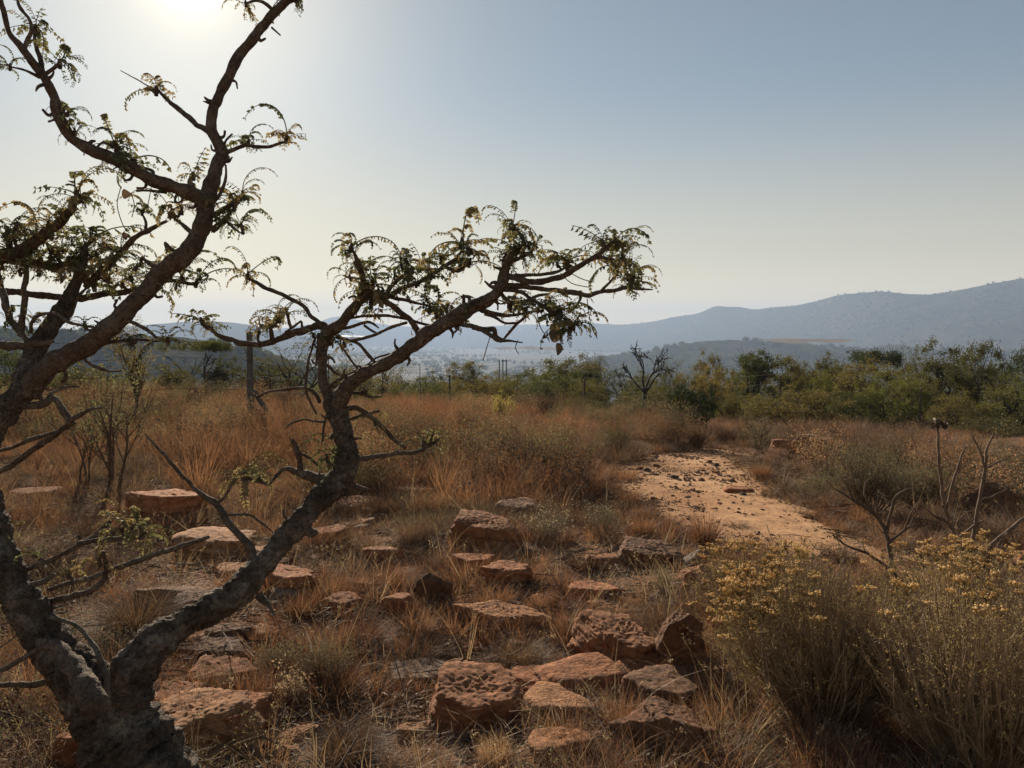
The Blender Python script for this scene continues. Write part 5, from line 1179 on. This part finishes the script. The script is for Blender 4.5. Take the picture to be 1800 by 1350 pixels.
TS = [(610,1340,1232,175,'big dense brown grass mound at the bottom, left of the big orange block',M_grassG,1400,'mound'),(240,1110,985,185,'large dark grass mound in the fork of the tree',M_grassG,1500,'mound'),
 (1238,962,872,80,'tall rusty grass tuft standing on the near end of the sandy path',M_grassR,380,'tall'),(1298,930,905,55,'small dark grass tuft lying on the sandy path',M_grassG,320,'mound'),
 (690,1035,962,110,'dark red brown tussock at centre left of the egg shaped boulder',M_grassR,800,'mound'),(535,1090,1018,110,'reddish tussock right of the leaning limb',M_grassR,800,'tall'),
 (915,1165,1098,150,'greenish grey grass mound behind the big orange block',M_grassG,1100,'mound'),(1005,1110,1045,110,'rusty grass tussock left of the long orange outcrop',M_grassR,700,'mound'),
 (1382,865,832,48,'dark grass tuft at the right bank of the path',M_grassG,500,'mound'),(1340,845,805,60,'brown grass tuft at the far right corner of the path',M_grassR,500,'tall'),
 (1215,1045,1030,40,'small grass tuft by the leaning orange rock',M_grassR,300,'tall'),(1265,1125,1040,80,'purplish grass tuft behind the yellow flowered shrub',M_grassR,500,'tall'),
 (870,1345,1270,130,'straw coloured grass tuft at the bottom edge in front of the orange block',M_grassY,500,'tall'),(1130,945,890,70,'reddish tuft at the left bank of the path',M_grassR,450,'tall'),
 (400,1215,1170,70,'little grass tuft between the stones under the limb',M_grassY,300,'tall'),(985,1320,1235,130,'rusty grass growing over the orange rock at the bottom edge',M_grassR,420,'tall'),
 (760,1150,1090,120,'short grey grass tussock above the big orange block',M_grassG,800,'mound'),(640,1130,1050,120,'rust brown tussock left of centre',M_grassR,800,'mound'),(1100,1300,1200,120,'dry grass tuft leaning over the dark wedge of rock',M_grassY,350,'tall')]
for k, (a, b, c, w, lab, m, n, kd) in enumerate(TS): tussock(a, b, c, w, lab, m, 800 + k, n, kd)

# ------------------------------------------------------------------ scattered ground cover
RK = np.array(ROCKS)
def field(n, d0, d1, power, seed, half=.72, pad=1.2):
    rng = np.random.default_rng(seed); u = rng.uniform(size=n); D = (d0 ** power + (d1 ** power - d0 ** power) * u) ** (1 / power)
    x = rng.uniform(-1, 1, n) * (D * half + pad); return x, D, rng
def off_rock(x, y, f=1.0):
    ok = np.ones(len(x), bool)
    for rx, ry, rr in RK: ok &= np.hypot(x - rx, y - ry) > rr * f
    return ok
def off_path(x, y, m=0.0, noise_a=.25): return inside_poly(x, y, PATH_POLY) + noise_a * fbm(x * 1.5, y * 1.5, 3.0, 3) < -m
def put(name, label, cat, x, y, rng, temps, s0, s1, tilt=.12, zs=None, dz=0.0):
    z = h(x, y) + dz; n = len(x); rot = np.stack([rng.normal(scale=tilt, size=n), rng.normal(scale=tilt, size=n), rng.uniform(0, 6.283, n)], 1)
    s = rng.uniform(s0, s1, n); sc = np.stack([s, s, s * (zs(x, y) if zs else 1.0)], 1)
    scatter(name, label, cat, np.stack([x, y, z], 1), rot, sc, rng.integers(0, len(temps), n), temps)
KEEP = [(-4.77, 14.9, .45), (P(560, 690, 30).x, 30, .6), (P(1214, 700, 15.2).x, 15.2, .6), (P(882, 690, 17.5).x, 17.5, .45), (P(1133, 690, 29).x, 29, .5)]   # low growth in front of these bushes
# tall red grass of the middle ground, broken by grey grass and shrublets
x, y, rng = field(6800, 7.5, 46, 1.1, 31); nz = fbm(x * .30, y * .22, 1.0, 3); px_ = x / y * F + 900
dens = smoothstep(-.3, .3, nz + .15 * smoothstep(9, 13, y) - .45 * (px_ > 1330) * (y < 18) + .35 * (px_ > 780) * (px_ < 1060) * (y < 13))
ok = (rng.uniform(size=len(x)) < dens * (1 - .35 * smoothstep(1000, 1150, px_))) & off_path(x, y, .12) & off_rock(x, y)
for bx, by, br_ in KEEP: ok &= ~((np.abs(x / y - bx / by) * by < br_) & (y > by - 2.6) & (y < by + .6))
ok &= ~((y < 9) & (np.abs(px_ - 900) > 230) & (rng.uniform(size=len(x)) < .8))
put('tall_red_grass', 'tall rust red dry grass covering the middle ground', 'grass', x[ok], y[ok], rng, T_red, .55, 1.15, .12, lambda x, y: (.75 + .5 * smoothstep(-.5, .6, fbm(x * .5, y * .5, 61., 2))) * (1 - .5 * smoothstep(960, 1120, x / y * F + 900)))
x, y, rng = field(8500, 6.5, 44, 1.1, 51); nz = fbm(x * .25, y * .18, 71.0, 3)
ok = (rng.uniform(size=len(x)) < smoothstep(-.25, .3, nz)) & off_path(x, y, .05) & off_rock(x, y)
put('grey_bushy_grass', 'grey brown bushy grass mixed into the red grass', 'grass', x[ok], y[ok], rng, T_tus, 1.1, 2.3, .15)
x, y, rng = field(2700, 8.0, 44, 1.15, 52); nz = fbm(x * .2, y * .16, 81.0, 3)
ok = (rng.uniform(size=len(x)) < smoothstep(-.1, .2, nz)) & off_path(x, y, .3) & off_rock(x, y)
put('brown_scrub', 'knee high grey and olive scrub among the dry grass', 'scrub', x[ok], y[ok], rng, T_scrub, .45, 1.25, .1)
# tufts between the rocks, with bare soil between them
x, y, rng = field(4200, 2.5, 30, 1.2, 32); nz = fbm(x * .7, y * .7, 8.0, 4, .6)
ok = (rng.uniform(size=len(x)) < smoothstep(-.15, .4, nz)) & off_path(x, y, .0) & off_rock(x, y, .85)
put('straw_grass', 'short straw coloured dry grass between the rocks', 'grass', x[ok], y[ok], rng, T_straw, .45, 1.15, .2)
x, y, rng = field(6000, 2.5, 16, 1.1, 33); nz = fbm(x * .8, y * .8, 15.0, 4, .6)
ok = (rng.uniform(size=len(x)) < smoothstep(-.05, .3, nz)) & off_path(x, y, -.12) & off_rock(x, y, .72)
put('grey_grass', 'low grey brown grass tufts between the rocks', 'grass', x[ok], y[ok], rng, T_tus, .5, 1.35, .2)
x, y, rng = field(7000, 2.5, 15, 1.1, 34); nz = fbm(x * .75, y * .75, 25.0, 4, .6)
ok = (rng.uniform(size=len(x)) < smoothstep(-.1, .25, nz)) & off_path(x, y, -.10) & off_rock(x, y, .72)
put('low_red_grass', 'short rusty grass between the rocks', 'grass', x[ok], y[ok], rng, T_redlow, .5, 1.35, .2)
x, y, rng = field(800, 2.6, 10, 1.1, 35); ok = off_path(x, y, .1) & off_rock(x, y, .9)
put('straw_stalks', 'single pale straw stalks arching over the ground', 'grass', x[ok], y[ok], rng, T_tallst, .6, 1.15, .2)
x, y, rng = field(3800, 2.4, 13, 1.2, 36); ok = off_path(x, y, -.2) & off_rock(x, y, .7)
put('straw_litter', 'fallen straw littering the ground', 'litter', x[ok], y[ok], rng, T_lit, .6, 1.4, .12)
x, y, rng = field(1300, 2.4, 10, 1.2, 37); ok = off_path(x, y, .05) & off_rock(x, y, .8)
put('leaf_litter', 'fallen brown leaves on the ground', 'litter', x[ok], y[ok], rng, T_leaf, .6, 1.2, .1)
x, y, rng = field(1500, 2.4, 11, 1.15, 54); ok = off_path(x, y, -.1) & off_rock(x, y, .6)
put('fallen_twigs', 'dry twigs fallen between the rocks and tufts', 'litter', x[ok], y[ok], rng, T_fall, .6, 1.4, .1)
x, y, rng = field(3600, 2.6, 15, 1.15, 38); nz = fbm(x * .45, y * .45, 35.0, 3)
ok = (rng.uniform(size=len(x)) < smoothstep(-.1, .4, nz)) & off_path(x, y, .02) & off_rock(x, y, 1.0)
put('grey_shrublets', 'low grey twiggy shrublets between the rocks', 'shrublet', x[ok], y[ok], rng, T_twg, .5, 1.25, .12)
# pebbles: thick on the path, thin elsewhere
x, y, rng = field(7000, 2.4, 13, 1.3, 39); sd = inside_poly(x, y, PATH_POLY); nz = fbm(x * .8, y * .8, 45.0, 3); px_ = x / y * F + 900
rub = smoothstep(8.2, 9.5, y) + smoothstep(1180, 1120, px_)
ok = (rng.uniform(size=len(x)) < np.where(sd > -.2, .16 + .84 * np.clip(rub, 0, 1) * smoothstep(-.4, .3, nz + .2), .34 * smoothstep(-.2, .4, nz))) & off_rock(x, y, .9)
xe = np.concatenate([x[ok], *[x[ok & (sd > -.25)] + rng.normal(scale=.12, size=int((ok & (sd > -.25)).sum())) for _ in range(9)]])
ye = np.concatenate([y[ok], *[y[ok & (sd > -.25)] + rng.normal(scale=.12, size=int((ok & (sd > -.25)).sum())) for _ in range(9)]])
put('pebbles', 'countless small pebbles strewn over the path and soil', 'pebbles', xe, ye, rng, T_peb, .012, .055, .5, None, .005)
x, y, rng = field(5200, 4.5, 12.5, 1.2, 53); sd = inside_poly(x, y, PATH_POLY); nz = fbm(x * 1.3, y * 1.3, 93.0, 3)
ok = (sd > -.3) & (rng.uniform(size=len(x)) < smoothstep(-.1, .5, nz + .5 * (1 - smoothstep(0, .5, sd))))
put('path_litter', 'dry stalks and crumbs strewn over the sandy path', 'litter', x[ok], y[ok], rng, T_crumb, .5, 1.2, .08)
# wooded slope and valley far behind
T_far = []
for s in range(5):
    rng = np.random.default_rng(900 + s); cc = rng.normal(size=(26, 3)); cc /= np.linalg.norm(cc, axis=1)[:, None]; cc *= rng.uniform(.35, 1, (26, 1)) * np.array([.5, .5, .36]); cc[:, 2] += .52
    c = cc[rng.integers(0, 26, 900)] + rng.normal(size=(900, 3)) * .085; c[:, 2] = np.maximum(c[:, 2], .04)
    V, T = leaves(c, rng.uniform(.06, .12, 900), .8, rng); T_far.append(mesh_from('far_tree', V, T, M_leaf))
x, y, rng = field(3000, 62, 900, 1.2, 41, .8, 5)
put('slope_woodland', 'bush covering the slope below the ridge', 'woodland', x, y, rng, T_far, 2.2, 4.2, .05)
x, y, rng = field(15000, 900, 6500, 1.0, 42, .75, 20); nz = fbm(x / 420, y / 700, 12.0, 3); ok = nz > -.12
put('valley_woodland', 'hazy lines of trees across the valley floor', 'woodland', x[ok], y[ok], rng, T_far, 7, 14, .05)

def wooded(Hh, n, seed, s0, s1, name, label):
    rng = np.random.default_rng(seed); R, C = Hh.shape[:2]; r = rng.uniform(6, 34, n); c = rng.uniform(0, C - 1.01, n); i, j = r.astype(int), c.astype(int); fi, fj = (r - i)[:, None], (c - j)[:, None]
    p = Hh[i, j] * (1 - fi) * (1 - fj) + Hh[i + 1, j] * fi * (1 - fj) + Hh[i, j + 1] * (1 - fi) * fj + Hh[i + 1, j + 1] * fi * fj
    ok = fbm(p[:, 0] / 140, p[:, 1] / 140, seed, 3) > -.15; p = p[ok]; m = len(p)
    rot = np.stack([np.zeros(m), np.zeros(m), rng.uniform(0, 6.28, m)], 1); p[:, 2] -= s0 * .2
    scatter(name, label, 'woodland', p, rot, rng.uniform(s0, s1, m), rng.integers(0, 5, m), T_far)
wooded(HL, 5200, 44, 3, 6.5, 'hillside_bush', 'bush covering the grey green hillside at left')
wooded(HR, 9000, 45, 5, 11, 'mountain_bush', 'trees dotting the long mountain slope')
wooded(HF, 3200, 46, 8, 16, 'foothill_bush', 'trees on the low foothill in the valley')

# ------------------------------------------------------------------ haze: one closed box of even air
def haze():
    x0, x1, y0, y1, z0, z1 = -11000, 11000, -700, 9700, -125, 330
    V = [(x, y, z) for z in (z0, z1) for y in (y0, y1) for x in (x0, x1)]
    Q = [(0, 2, 3, 1), (4, 5, 7, 6), (0, 1, 5, 4), (2, 6, 7, 3), (0, 4, 6, 2), (1, 3, 7, 5)]
    T = [t for q in Q for t in ((q[0], q[1], q[2]), (q[0], q[2], q[3]))]
    m, nt, out = new_mat('haze_air'); v = nd(nt, 'ShaderNodeVolumePrincipled')
    v.inputs['Color'].default_value = HAZE_COL; v.inputs['Density'].default_value = HAZE_DENSITY; v.inputs['Anisotropy'].default_value = HAZE_G
    nt.links.new(v.outputs[0], out.inputs['Volume'])
    tag(link('haze', mesh_from('haze', V, T, m)), 'pale blue haze filling the valley', 'haze', kind='stuff')
haze()
